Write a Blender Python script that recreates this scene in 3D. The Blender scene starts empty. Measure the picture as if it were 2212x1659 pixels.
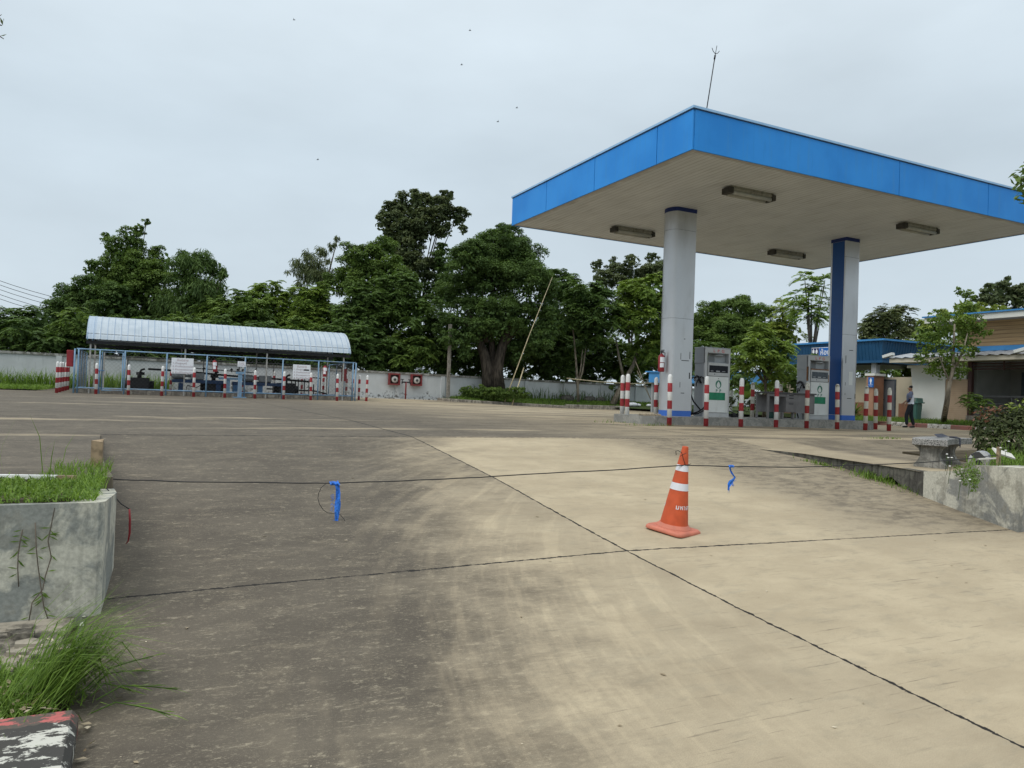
import bpy, bmesh, math, random
import numpy as np
from mathutils import Vector, Matrix

S = bpy.context.scene
COL = S.collection
random.seed(7)
R = math.radians

# ------------------------------------------------------------------ camera
# world axes: x along the long front of the fuel canopy, y from the road towards the back wall, z up; z = 0 is the crest of the ramp
AZ, PITCH, ROLL, EYE = 0.4587, 0.0152, 0.035, 0.72
def _rot(a):
    x, y, z = a
    return Vector((x*math.cos(AZ)+y*math.sin(AZ), -x*math.sin(AZ)+y*math.cos(AZ), z))
_F = Vector((0, math.cos(PITCH), math.sin(PITCH))); _R = Vector((1, 0, 0)); _U = _R.cross(_F)
_R2 = math.cos(ROLL)*_R + math.sin(ROLL)*_U; _U2 = -math.sin(ROLL)*_R + math.cos(ROLL)*_U
CF, CR, CU = _rot(_F), _rot(_R2), _rot(_U2)
cam_d = bpy.data.cameras.new('camera'); cam = bpy.data.objects.new('camera', cam_d); COL.objects.link(cam)
cam_d.sensor_fit = 'HORIZONTAL'; cam_d.sensor_width = 36; cam_d.lens = 36*2807.8/3840
cam_d.clip_end = 4000; cam_d.clip_start = 0.05
cam.matrix_world = Matrix(((CR.x, CU.x, -CF.x, 0), (CR.y, CU.y, -CF.y, 0), (CR.z, CU.z, -CF.z, EYE), (0, 0, 0, 1)))
S.camera = cam
FW = _rot((0, 1, 0))
def at(px, py, Y):
    """point seen at (px, py) of the 2212 wide photo, Y metres away along the view"""
    d = CF + CR*((px-1106)/1617.4) + CU*((829.5-py)/1617.4)
    return Vector((0, 0, EYE)) + d*(Y/d.dot(FW))

# ------------------------------------------------------------------ sky and sun (overcast)
SUN_EL, SUN_AZ = R(52), R(250)
w = bpy.data.worlds.new('World'); S.world = w; w.use_nodes = True
nt = w.node_tree; nt.nodes.clear()
def wn(t, **k):
    n = nt.nodes.new(t)
    for a, b in k.items(): setattr(n, a, b)
    return n
out = wn('ShaderNodeOutputWorld'); bg = wn('ShaderNodeBackground'); bg.inputs['Strength'].default_value = 0.1
sky = wn('ShaderNodeTexSky', sky_type='NISHITA', sun_disc=False, sun_elevation=SUN_EL, sun_rotation=SUN_AZ, air_density=1.0, dust_density=4.0, ozone_density=1.0)
tc = wn('ShaderNodeTexCoord'); sep = wn('ShaderNodeSeparateXYZ'); nt.links.new(tc.outputs['Generated'], sep.inputs[0])
ramp = wn('ShaderNodeValToRGB'); nt.links.new(sep.outputs['Z'], ramp.inputs[0])
e = ramp.color_ramp.elements
SKYC = [(0.0, (6.5, 7.5, 8.2)), (0.12, (6.3, 7.3, 8.05)), (0.3, (5.95, 6.95, 7.7)), (0.5, (7.6, 8.6, 9.3)), (1.0, (13.2, 14.0, 14.6))]
e[0].position = 0; e[0].color = (*[c/15 for c in SKYC[0][1]], 1); e[1].position = 1; e[1].color = (*[c/15 for c in SKYC[-1][1]], 1)
for p, c in SKYC[1:-1]:
    q = e.new(p); q.color = (*[x/15 for x in c], 1)
mp = wn('ShaderNodeMapping'); mp.inputs['Scale'].default_value = (1.6, 1.6, 4.2); nt.links.new(tc.outputs['Generated'], mp.inputs[0])
nz = wn('ShaderNodeTexNoise'); nz.inputs['Scale'].default_value = 1.5; nz.inputs['Detail'].default_value = 5; nz.inputs['Roughness'].default_value = 0.5; nt.links.new(mp.outputs[0], nz.inputs['Vector'])
mr = wn('ShaderNodeMapRange'); nt.links.new(nz.outputs['Fac'], mr.inputs[0]); mr.inputs[1].default_value = 0.3; mr.inputs[2].default_value = 0.7; mr.inputs[3].default_value = 13.6; mr.inputs[4].default_value = 16.4
mul = wn('ShaderNodeVectorMath', operation='SCALE'); nt.links.new(ramp.outputs[0], mul.inputs[0]); nt.links.new(mr.outputs[0], mul.inputs['Scale'])
mx = wn('ShaderNodeMix', data_type='RGBA'); mx.inputs['Factor'].default_value = 0.93
nt.links.new(sky.outputs[0], mx.inputs['A']); nt.links.new(mul.outputs[0], mx.inputs['B'])
nt.links.new(mx.outputs['Result'], bg.inputs[0]); nt.links.new(bg.outputs[0], out.inputs[0])
sl = bpy.data.lights.new('sun', 'SUN'); sl.energy = 1.5; sl.angle = R(35); sl.color = (1.0, 0.96, 0.9)
so = bpy.data.objects.new('sun', sl); COL.objects.link(so)
sd = Vector((math.sin(SUN_AZ)*math.cos(SUN_EL), math.cos(SUN_AZ)*math.cos(SUN_EL), math.sin(SUN_EL)))
so.rotation_euler = sd.to_track_quat('Z', 'Y').to_euler(); so.location = (0, 0, 60)
S.view_settings.view_transform = 'Standard'; S.view_settings.look = 'None'; S.view_settings.exposure = 0.06; S.view_settings.gamma = 1.0
S.render.engine = 'CYCLES'
S.cycles.max_bounces = 5; S.cycles.diffuse_bounces = 3; S.cycles.glossy_bounces = 2; S.cycles.transparent_max_bounces = 8; S.cycles.transmission_bounces = 3
S.cycles.use_denoising = True

# ------------------------------------------------------------------ node helper
class G:
    def __init__(s, name, rough=0.7, metal=0.0, spec=0.3):
        s.m = bpy.data.materials.new(name); s.m.use_nodes = True; s.nt = s.m.node_tree
        s.b = s.nt.nodes['Principled BSDF']; s.b.inputs['Roughness'].default_value = rough; s.b.inputs['Metallic'].default_value = metal
        s.b.inputs['Specular IOR Level'].default_value = spec
        t = s.nt.nodes.new('ShaderNodeTexCoord'); s.obj = t.outputs['Object']; s.gen = t.outputs['Generated']
        s._xyz = None
    def put(s, sock, v):
        if isinstance(v, bpy.types.NodeSocket): s.nt.links.new(v, sock)
        else:
            if hasattr(sock.default_value, '__len__'):
                v = tuple(v); v = v+(1,) if len(sock.default_value) == 4 and len(v) == 3 else v
            sock.default_value = v
    def math(s, op, a, b=0.0, c=0.0, clamp=False):
        n = s.nt.nodes.new('ShaderNodeMath'); n.operation = op; n.use_clamp = clamp
        for i, v in enumerate((a, b, c)): s.put(n.inputs[i], v)
        return n.outputs[0]
    def xyz(s, vec=None):
        n = s.nt.nodes.new('ShaderNodeSeparateXYZ'); s.put(n.inputs[0], vec or s.obj); return n.outputs
    def scale(s, v3, vec=None, loc=(0, 0, 0), rot=(0, 0, 0)):
        n = s.nt.nodes.new('ShaderNodeMapping'); s.put(n.inputs['Vector'], vec or s.obj); n.inputs['Scale'].default_value = v3; n.inputs['Location'].default_value = loc; n.inputs['Rotation'].default_value = rot
        return n.outputs[0]
    def noise(s, sc, vec=None, det=4, rough=0.55, dist=0.0):
        n = s.nt.nodes.new('ShaderNodeTexNoise'); s.put(n.inputs['Vector'], vec or s.obj); n.inputs['Scale'].default_value = sc; n.inputs['Detail'].default_value = det
        n.inputs['Roughness'].default_value = rough; n.inputs['Distortion'].default_value = dist; return n.outputs['Fac']
    def voro(s, sc, vec=None, feature='F1', out='Distance'):
        n = s.nt.nodes.new('ShaderNodeTexVoronoi'); n.feature = feature; s.put(n.inputs['Vector'], vec or s.obj); n.inputs['Scale'].default_value = sc; return n.outputs[out]
    def step(s, v, lo, hi, a=0.0, b=1.0):
        n = s.nt.nodes.new('ShaderNodeMapRange'); n.interpolation_type = 'SMOOTHSTEP'; s.put(n.inputs[0], v); s.put(n.inputs[1], lo); s.put(n.inputs[2], hi); n.inputs[3].default_value = a; n.inputs[4].default_value = b
        return n.outputs[0]
    def mix(s, f, a, b, mode='MIX'):
        n = s.nt.nodes.new('ShaderNodeMix'); n.data_type = 'RGBA'; n.blend_type = mode
        s.put(n.inputs['Factor'], f); s.put(n.inputs[6], a); s.put(n.inputs[7], b); return n.outputs[2]
    def attr(s, name):
        n = s.nt.nodes.new('ShaderNodeAttribute'); n.attribute_name = name; return n
    def objrand(s):
        n = s.nt.nodes.new('ShaderNodeObjectInfo'); return n.outputs['Random']
    def bump(s, h, strength=0.3, dist=0.01):
        n = s.nt.nodes.new('ShaderNodeBump'); s.put(n.inputs['Height'], h); n.inputs['Strength'].default_value = strength; n.inputs['Distance'].default_value = dist
        s.nt.links.new(n.outputs[0], s.b.inputs['Normal'])
    def color(s, c): s.put(s.b.inputs['Base Color'], c); return s
    def rough(s, v): s.put(s.b.inputs['Roughness'], v); return s

def paint(name, col, rough=0.5, var=0.12, metal=0.0, sc=6.0, dirt=None, dirt_amt=0.35, spec=0.35):
    g = G(name, rough, metal, spec)
    n = g.noise(sc, det=5)
    c = g.mix(g.step(n, 0.3, 0.7), [x*(1-var) for x in col], [min(1, x*(1+var)) for x in col])
    if dirt:
        d = g.noise(sc*0.6, vec=g.scale((1, 1, 0.35)), det=6, rough=0.65)
        c = g.mix(g.math('MULTIPLY', g.step(d, 0.52, 0.72), dirt_amt), c, dirt)
    g.color(c); g.rough(g.step(g.noise(sc*2), 0.2, 0.8, rough*0.85, min(1, rough*1.15)))
    return g.m

M = {}
# ---- forecourt concrete: one weathered slab, stains and joints laid out in world metres
def concrete(name, kind):
    g = G(name, 0.85, 0, 0.25)
    X, Y, Z = g.xyz()
    big = g.noise(0.35, vec=g.scale((1, 1, 0)), det=6, rough=0.62)
    mid = g.noise(1.3, vec=g.scale((0.8, 1.3, 0)), det=7, rough=0.68)
    patch = g.noise(4.5, vec=g.scale((0.75, 1.5, 0), loc=(5, 2, 0)), det=7, rough=0.72, dist=0.3)
    fl = g.noise(24.0, vec=g.scale((0.55, 1.05, 0), rot=(0, 0, R(8))), det=5, rough=0.75)
    f2 = g.noise(75.0, vec=g.scale((0.6, 1.1, 0), loc=(1, 7, 0)), det=3, rough=0.8)
    broom = g.noise(34.0, vec=g.scale((0.05, 1.1, 0), rot=(0, 0, R(-3))), det=4, rough=0.7)
    grain = g.noise(190.0, vec=g.scale((1, 1, 0)), det=2, rough=0.8)
    wob = g.math('SUBTRACT', big, 0.5); mw = g.math('SUBTRACT', mid, 0.5)
    light = g.mix(g.step(mid, 0.3, 0.72), (0.365, 0.300, 0.202), (0.465, 0.388, 0.265))
    light = g.mix(g.math('MULTIPLY', g.step(patch, 0.50, 0.66), 0.5), light, (0.305, 0.262, 0.185))
    light = g.mix(g.math('MULTIPLY', g.step(f2, 0.60, 0.70), 0.35), light, (0.20, 0.172, 0.125))
    dark = g.mix(g.step(mid, 0.32, 0.7), (0.086, 0.0725, 0.056), (0.128, 0.109, 0.083))
    fleck = g.math('MULTIPLY', g.math('MAXIMUM', g.step(fl, 0.57, 0.615), g.math('MULTIPLY', g.step(f2, 0.56, 0.62), 0.75)), g.step(patch, 0.34, 0.60, 0.2, 1.0))
    dark = g.mix(g.math('MULTIPLY', fleck, 0.85), dark, (0.27, 0.236, 0.172))
    jit = g.math('ADD', g.math('MULTIPLY', wob, 2.6), g.math('ADD', g.math('MULTIPLY', mw, 1.6), g.math('MULTIPLY', g.math('SUBTRACT', fl, 0.5), 0.9)))
    # edge of the mould stain: its x position grows with distance
    if kind == 'ramp':
        xs = g.math('SUBTRACT', g.math('ADD', X, jit), g.math('ADD', g.math('MULTIPLY', Y, 0.27), 1.0))
        m = g.math('SUBTRACT', 1.0, g.step(xs, -1.0, 1.15))
        pan = g.math('MULTIPLY', g.step(Y, 5.6, 9.5, 0.25, 0.95), g.math('LESS_THAN', X, 3.93))
        m = g.math('MAXIMUM', m, g.math('MULTIPLY', pan, g.step(patch, 0.25, 0.6, 1.0, 0.55)))
        r = g.math('MULTIPLY', g.step(g.math('ADD', X, jit), 6.4, 8.2), g.step(g.math('ADD', Y, g.math('MULTIPLY', jit, 0.8)), 4.2, 6.0))
        r = g.math('MULTIPLY', r, g.step(patch, 0.35, 0.62, 0.85, 0.4))
        m = g.math('MAXIMUM', m, r)
        rad = g.math('SQRT', g.math('ADD', g.math('POWER', g.math('SUBTRACT', X, 11.0), 2.0), g.math('POWER', g.math('SUBTRACT', Y, 1.5), 2.0)))
        cv = g.nt.nodes.new('ShaderNodeCombineXYZ'); g.put(cv.inputs[0], rad); g.put(cv.inputs[1], g.math('MULTIPLY', Y, 0.12))
        arc = g.step(g.noise(5.5, vec=cv.outputs[0], det=5, rough=0.65), 0.46, 0.64)
        near_edge = g.math('MULTIPLY', g.step(xs, -1.7, -0.2), g.math('SUBTRACT', 1.0, g.step(xs, 0.6, 2.2)))
        m = g.math('SUBTRACT', m, g.math('MULTIPLY', g.math('MULTIPLY', arc, near_edge), 0.24), clamp=True)
    elif kind == 'pad':
        xs = g.math('ADD', X, g.math('MULTIPLY', jit, 2.2))
        m = g.math('SUBTRACT', 1.0, g.step(xs, 4.5, 15.0))
        streak = g.noise(1.0, vec=g.scale((0.14, 0.75, 0), rot=(0, 0, R(24))), det=8, rough=0.72)
        m = g.math('MAXIMUM', m, g.step(streak, 0.44, 0.60, 0.1, 0.8))
        m = g.math('MULTIPLY', m, g.step(streak, 0.36, 0.44, 0.35, 1.0))
    else:
        xs = g.math('ADD', X, g.math('MULTIPLY', wob, 1.5))
        m = g.step(g.math('SUBTRACT', xs, g.math('MULTIPLY', g.math('SUBTRACT', Y, 7.0), 0.2)), 10.9, 11.3, 0.3, 0.85)
        m = g.math('MULTIPLY', m, g.step(mid, 0.3, 0.7, 1.0, 0.7))
    m = g.math('MULTIPLY', m, g.step(patch, 0.5, 0.75, 1.0, 0.75), clamp=True)
    c = g.mix(m, light, dark)
    # broom lines show only in places
    bm = g.math('MULTIPLY', g.math('SUBTRACT', 1.0, g.step(broom, 0.30, 0.42)), g.step(g.noise(0.9, vec=g.scale((1, 1, 0), loc=(9, 4, 0)), det=4), 0.42, 0.60, 0.15, 0.9))
    c = g.mix(g.math('MULTIPLY', bm, 0.65), c, (0.07, 0.061, 0.046))
    lb = g.math('MULTIPLY', g.step(broom, 0.60, 0.68), g.step(patch, 0.42, 0.6))
    c = g.mix(g.math('MULTIPLY', lb, 0.4), c, (0.36, 0.32, 0.235))
    c = g.mix(1.0, c, g.mix(g.step(grain, 0.25, 0.75), (0.80, 0.80, 0.80), (1.16, 1.15, 1.14)), 'MULTIPLY')
    # joints
    jw = g.math('MULTIPLY', g.math('SUBTRACT', g.noise(4.0, vec=g.scale((1, 1, 0)), det=6, rough=0.65), 0.5), 0.036)
    ww = g.math('ADD', 0.002, g.math('MULTIPLY', g.step(g.noise(13.0, vec=g.scale((1, 1, 0)), det=5, rough=0.7), 0.3, 0.75), 0.022))
    def line(coord, pos, w=1.0):
        d = g.math('ABSOLUTE', g.math('SUBTRACT', g.math('ADD', coord, jw), pos))
        return g.math('LESS_THAN', d, g.math('MULTIPLY', ww, w))
    L = None
    lines = {'ramp': [(X, 3.93, 1.0)], 'pad': [(X, 3.93, 1.6), (X, -8.0, 1.5), (X, 10.6, 1.6), (Y, 15.4, 1.6), (Y, 19.4, 1.7), (Y, 23.6, 2.0), (Y, 28.4, 2.2), (Y, 33.5, 2.4), (X, 23.0, 1.8)], 'slab': [(X, 14.5, 1.2)]}[kind]
    for cc, p, wd in lines:
        q = line(cc, p, wd); L = q if L is None else g.math('MAXIMUM', L, q)
    if kind == 'ramp':
        yc = g.math('ADD', Y, g.math('MULTIPLY', g.math('ABSOLUTE', g.math('SUBTRACT', X, 3.94)), 0.045))
        L = g.math('MAXIMUM', L, line(yc, 5.53, 1.0)); L = g.math('MAXIMUM', L, line(Y, 0.2, 1.0)); L = g.math('MAXIMUM', L, line(Y, 11.53, 1.7))
        scar = g.math('MULTIPLY', g.step(g.noise(7.0, vec=g.scale((0.35, 1.3, 0), loc=(3, 1, 0)), det=6, rough=0.7), 0.68, 0.71), g.step(mid, 0.5, 0.62))
        c = g.mix(g.math('MULTIPLY', scar, 0.55), c, (0.10, 0.088, 0.068))
    c = g.mix(L, c, (0.022, 0.019, 0.016))
    g.color(c)
    h = g.math('ADD', g.math('MULTIPLY', broom, 0.4), g.math('ADD', g.math('MULTIPLY', grain, 0.35), g.math('MULTIPLY', fl, 0.4)))
    h = g.math('SUBTRACT', h, g.math('MULTIPLY', L, 1.5))
    g.bump(h, 0.35, 0.006)
    return g.m
M['ramp'] = concrete('ramp_concrete', 'ramp'); M['pad'] = concrete('forecourt_concrete', 'pad'); M['slab'] = concrete('slab_concrete', 'slab')

def weathered(name, light, dark, stain, sc=1.0, streak=0.6):
    g = G(name, 0.88, 0, 0.2)
    X, Y, Z = g.xyz()
    n1 = g.noise(2.4*sc, det=7, rough=0.62, dist=0.6); n2 = g.noise(7*sc, det=6, rough=0.65); n3 = g.noise(60*sc, det=3)
    c = g.mix(g.step(n1, 0.46, 0.54), light, dark)
    c = g.mix(g.math('MULTIPLY', g.step(n2, 0.52, 0.6), 0.55), c, stain)
    if streak:
        st = g.noise(5*sc, vec=g.scale((2.2, 2.2, 0.22)), det=5, rough=0.6)
        c = g.mix(g.math('MULTIPLY', g.step(st, 0.5, 0.66), streak), c, [x*0.45 for x in stain])
    c = g.mix(1.0, c, g.mix(g.step(n3, 0.3, 0.7), (0.85, 0.85, 0.85), (1.1, 1.1, 1.1)), 'MULTIPLY')
    g.color(c); g.bump(g.math('ADD', n2, g.math('MULTIPLY', n3, 0.4)), 0.5, 0.01)
    return g.m
M['planter'] = weathered('planter_plaster', (0.53, 0.515, 0.43), (0.265, 0.275, 0.25), (0.27, 0.265, 0.225), 0.8, 0.25)
M['planter_r'] = weathered('retaining_plaster', (0.52, 0.50, 0.42), (0.25, 0.25, 0.23), (0.27, 0.255, 0.21), 0.7, 0.35)
M['darkcon'] = weathered('mouldy_concrete', (0.085, 0.08, 0.07), (0.13, 0.125, 0.105), (0.05, 0.047, 0.04), 1.5)
M['kerb'] = weathered('kerb_concrete', (0.33, 0.30, 0.25), (0.22, 0.195, 0.165), (0.13, 0.115, 0.095), 1.2)
M['island'] = weathered('island_granolith', (0.30, 0.295, 0.27), (0.225, 0.225, 0.21), (0.19, 0.185, 0.17), 2.0, False)
M['polecon'] = weathered('pole_concrete', (0.28, 0.255, 0.22), (0.2, 0.18, 0.15), (0.13, 0.115, 0.09), 1.0)
def plaster(name, col, base_dirt=(0.07, 0.068, 0.06), zb=0.3):
    g = G(name, 0.85, 0, 0.2)
    X, Y, Z = g.xyz()
    n = g.noise(1.2, det=6, rough=0.6); f = g.noise(6.0, det=6, rough=0.7)
    c = g.mix(g.step(n, 0.3, 0.7), [x*0.86 for x in col], col)
    zz = g.math('SUBTRACT', Z, g.math('MULTIPLY', g.step(n, 0.42, 0.7), 0.5))
    d = g.math('MULTIPLY', g.math('SUBTRACT', 1.0, g.step(zz, zb, zb+0.25)), g.step(f, 0.5, 0.58))
    c = g.mix(g.math('MULTIPLY', d, 0.85), c, base_dirt)
    st = g.noise(4.0, vec=g.scale((1.5, 1.5, 0.2)), det=5, rough=0.6)
    c = g.mix(g.math('MULTIPLY', g.step(st, 0.55, 0.75), 0.35), c, [x*0.45 for x in col])
    g.color(c); g.bump(f, 0.15, 0.01)
    return g.m
M['wall'] = plaster('wall_plaster', (0.55, 0.57, 0.57))
M['wallcap'] = weathered('wall_coping', (0.36, 0.355, 0.33), (0.2, 0.195, 0.17), (0.075, 0.07, 0.058), 0.8)
def soil(name, a, b):
    g = G(name, 0.95, 0, 0.1); n = g.noise(3.0, det=6, rough=0.7); g.color(g.mix(g.step(n, 0.35, 0.65), a, b)); g.bump(n, 0.8, 0.03); return g.m
M['soil'] = soil('soil', (0.055, 0.045, 0.03), (0.10, 0.085, 0.055)); M['turf'] = soil('turf_base', (0.035, 0.055, 0.018), (0.065, 0.085, 0.03))
M['earth'] = soil('earth_ground', (0.09, 0.085, 0.05), (0.06, 0.08, 0.035))

def leafmat(name, c0, c1, trans=0.25):
    g = G(name, 0.6, 0, 0.2)
    t = g.attr('tint').outputs['Fac']
    col = g.mix(t, c0, c1); g.color(col)
    o = g.nt.nodes['Material Output']; tr = g.nt.nodes.new('ShaderNodeBsdfTranslucent'); g.put(tr.inputs[0], g.mix(1.0, col, (1.2, 1.25, 0.7), 'MULTIPLY'))
    ms = g.nt.nodes.new('ShaderNodeMixShader'); ms.inputs[0].default_value = trans
    g.nt.links.new(g.b.outputs[0], ms.inputs[1]); g.nt.links.new(tr.outputs[0], ms.inputs[2]); g.nt.links.new(ms.outputs[0], o.inputs[0])
    return g.m
LEAF = {
 'dark': leafmat('leaf_dark', (0.042, 0.080, 0.024), (0.145, 0.225, 0.058)),
 'mid': leafmat('leaf_mid', (0.055, 0.100, 0.024), (0.19, 0.275, 0.06)),
 'bright': leafmat('leaf_bright', (0.085, 0.15, 0.03), (0.26, 0.35, 0.07)),
 'yellow': leafmat('leaf_yellowgreen', (0.11, 0.165, 0.028), (0.32, 0.37, 0.075)),
 'grey': leafmat('leaf_greyish', (0.055, 0.085, 0.036), (0.19, 0.215, 0.10)),
 'croton': leafmat('leaf_croton', (0.030, 0.052, 0.020), (0.095, 0.105, 0.036), 0.15),
 'redtip': leafmat('leaf_redtip', (0.11, 0.04, 0.03), (0.30, 0.15, 0.09)),
 'grass': leafmat('grass_blade', (0.07, 0.135, 0.02), (0.25, 0.37, 0.075), 0.35),
 'dry': leafmat('leaf_dry', (0.22, 0.16, 0.09), (0.62, 0.54, 0.40), 0.1),
}
g = G('bark', 0.9); n = g.noise(9, vec=g.scale((1, 1, 0.25)), det=6); g.color(g.mix(g.step(n, 0.35, 0.65), (0.05, 0.042, 0.032), (0.15, 0.125, 0.095))); g.bump(n, 0.9, 0.03); M['bark'] = g.m
g = G('bark_pale', 0.9); n = g.noise(9, vec=g.scale((1, 1, 0.3)), det=6); g.color(g.mix(g.step(n, 0.35, 0.65), (0.12, 0.10, 0.075), (0.27, 0.235, 0.18))); g.bump(n, 0.7, 0.02); M['bark_pale'] = g.m
g = G('bark_dark', 0.9); n = g.noise(9, vec=g.scale((1, 1, 0.25)), det=6); g.color(g.mix(g.step(n, 0.35, 0.65), (0.022, 0.018, 0.014), (0.075, 0.062, 0.048))); g.bump(n, 0.9, 0.03); M['bark_dark'] = g.m
M['bamboo'] = paint('bamboo', (0.55, 0.47, 0.30), 0.5, 0.25, sc=8)
M['wood'] = paint('weathered_timber', (0.27, 0.20, 0.125), 0.8, 0.35, sc=18)
M['white'] = paint('white_paint', (0.74, 0.74, 0.72), 0.5, 0.06, dirt=(0.25, 0.22, 0.18), dirt_amt=0.3)
M['offwhite'] = paint('offwhite_paint', (0.60, 0.58, 0.53), 0.6, 0.08, sc=2)
M['red'] = paint('red_paint', (0.27, 0.026, 0.032), 0.5, 0.15)
M['oxide'] = paint('oxide_red_paint', (0.19, 0.03, 0.03), 0.6, 0.2, dirt=(0.08, 0.03, 0.025), dirt_amt=0.5)
M['black'] = paint('black_paint', (0.014, 0.014, 0.016), 0.45, 0.3)
M['blackrub'] = paint('black_rubber', (0.016, 0.016, 0.017), 0.6, 0.3)
M['bluesteel'] = paint('pale_blue_paint', (0.17, 0.29, 0.42), 0.5, 0.15, sc=4, dirt=(0.35, 0.30, 0.25), dirt_amt=0.5)
M['greypost'] = paint('grey_post_paint', (0.45, 0.44, 0.41), 0.55, 0.12, sc=9, dirt=(0.14, 0.11, 0.08), dirt_amt=0.6)
M['navy'] = paint('navy_paint', (0.022, 0.06, 0.15), 0.45, 0.15)
M['midblue'] = paint('mid_blue_paint', (0.08, 0.19, 0.36), 0.45, 0.15)
M['galv'] = paint('galvanised', (0.36, 0.37, 0.38), 0.45, 0.15, 0.3, sc=10)
M['wire'] = paint('fence_wire', (0.09, 0.092, 0.095), 0.5, 0.1)
M['silver'] = paint('silver_cladding', (0.56, 0.57, 0.585), 0.36, 0.05, 0.6, sc=1.3, dirt=(0.3, 0.29, 0.27), dirt_amt=0.55, spec=0.5)
g = G('fascia_blue', 0.5, 0, 0.25); st = g.noise(3.0, vec=g.scale((3.0, 3.0, 0.25)), det=6, rough=0.6); n = g.noise(0.7, det=4)
c = g.mix(g.step(n, .35, .65), (0.016, 0.225, 0.66), (0.026, 0.27, 0.74)); c = g.mix(g.step(st, .5, .72, 0, .4), c, (0.05, 0.25, 0.58)); c = g.mix(g.step(st, .25, .4, .22, 0), c, (0.01, 0.14, 0.42)); g.color(c); g.bump(g.noise(0.9, det=2), 0.05, 0.05); M['fascia'] = g.m
M['deepblue'] = paint('deep_blue_panel', (0.012, 0.075, 0.27), 0.35, 0.06, sc=1)
M['capblue'] = paint('cap_blue', (0.012, 0.03, 0.16), 0.4, 0.06, sc=1)
M['baseblue'] = paint('base_blue', (0.045, 0.14, 0.48), 0.45, 0.08, sc=2)
M['trim'] = paint('pale_blue_trim', (0.30, 0.50, 0.74), 0.35, 0.05)
M['seam'] = paint('dark_joint_and_shadow', (0.02, 0.06, 0.15), 0.6, 0.1)
M['greyseam'] = paint('grey_joint', (0.07, 0.072, 0.075), 0.6, 0.1)
M['toilblue'] = paint('teal_blue_sheet', (0.018, 0.085, 0.185), 0.4, 0.08, sc=2)
M['roofblue'] = paint('roof_sheet_blue', (0.055, 0.23, 0.5), 0.4, 0.08, sc=2)
M['signblue'] = paint('sign_blue', (0.02, 0.14, 0.47), 0.4, 0.04); M['signnavy'] = paint('sign_navy', (0.012, 0.016, 0.10), 0.4, 0.04)
M['signwhite'] = paint('sign_white', (0.78, 0.80, 0.84), 0.5, 0.03)
M['signink'] = paint('faded_ink', (0.42, 0.34, 0.36), 0.6, 0.1); M['signink2'] = paint('faded_ink_red', (0.48, 0.36, 0.37), 0.6, 0.1)
M['pumpgrey'] = paint('pump_grey', (0.32, 0.335, 0.345), 0.5, 0.06, sc=3, dirt=(0.2, 0.19, 0.17), dirt_amt=0.3)
M['pumppale'] = paint('pump_pale_grey', (0.46, 0.47, 0.47), 0.5, 0.05, sc=4, dirt=(0.3, 0.27, 0.22), dirt_amt=0.35)
M['pumpwhite'] = paint('pump_white', (0.66, 0.68, 0.66), 0.45, 0.04, sc=3, dirt=(0.45, 0.43, 0.38), dirt_amt=0.35)
M['pumpgreen'] = paint('pump_green', (0.015, 0.20, 0.10), 0.5, 0.15, sc=9)
M['logogreen'] = paint('logo_green', (0.03, 0.17, 0.11), 0.5, 0.1)
M['lpgred'] = paint('faded_red_letters', (0.55, 0.13, 0.13), 0.6, 0.1)
M['rust'] = paint('rust', (0.20, 0.10, 0.05), 0.9, 0.4, sc=14)
M['darkglass'] = paint('dark_display_glass', (0.010, 0.011, 0.016), 0.25, 0.1, spec=0.15)
M['greyglass'] = paint('grey_display_glass', (0.07, 0.085, 0.10), 0.25, 0.2, spec=0.25)
M['desk'] = paint('desk_grey', (0.17, 0.165, 0.165), 0.6, 0.12, sc=4, dirt=(0.08, 0.075, 0.07), dirt_amt=0.4)
M['desktop'] = paint('desk_top_dark', (0.075, 0.075, 0.08), 0.5, 0.12)
M['fixture'] = paint('grimy_lamp_housing', (0.30, 0.29, 0.25), 0.6, 0.15, sc=7, dirt=(0.07, 0.065, 0.05), dirt_amt=0.8)
M['fixdark'] = paint('lamp_dark', (0.05, 0.047, 0.04), 0.6, 0.2)
M['lamp'] = paint('grey_lamp_cover', (0.42, 0.42, 0.38), 0.4, 0.1)
M['cone'] = paint('cone_orange', (0.50, 0.085, 0.028), 0.55, 0.12, sc=9, dirt=(0.30, 0.075, 0.04), dirt_amt=0.5)
M['conebase'] = paint('cone_base_faded', (0.52, 0.17, 0.11), 0.65, 0.12, sc=9, dirt=(0.36, 0.15, 0.11), dirt_amt=0.6)
M['reflect'] = paint('reflective_white', (0.68, 0.69, 0.73), 0.35, 0.04)
M['ribbon'] = paint('blue_plastic_ribbon', (0.03, 0.17, 0.62), 0.6, 0.45, sc=45)
M['cream'] = paint('cream_render', (0.50, 0.44, 0.33), 0.8, 0.05, sc=1.5)
M['tan'] = paint('tan_brick_render', (0.42, 0.30, 0.20), 0.8, 0.08, sc=1.5)
M['bwhite'] = paint('white_render', (0.66, 0.66, 0.62), 0.8, 0.05, sc=1.2)
M['brown'] = paint('brown_tile', (0.26, 0.125, 0.075), 0.6, 0.12, sc=3)
M['beigefascia'] = paint('beige_gutter', (0.55, 0.51, 0.42), 0.6, 0.05, sc=2)
M['darkbrown'] = paint('dark_brown_frame', (0.06, 0.025, 0.022), 0.5, 0.15)
M['greydoor'] = paint('grey_door', (0.13, 0.135, 0.15), 0.5, 0.06)
M['greywall'] = paint('grey_inside_wall', (0.22, 0.22, 0.205), 0.8, 0.08, sc=2)
M['bin'] = paint('green_plastic_bin', (0.055, 0.135, 0.115), 0.45, 0.08, sc=3)
M['binlid'] = paint('bin_flap', (0.16, 0.20, 0.18), 0.5, 0.08)
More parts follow.
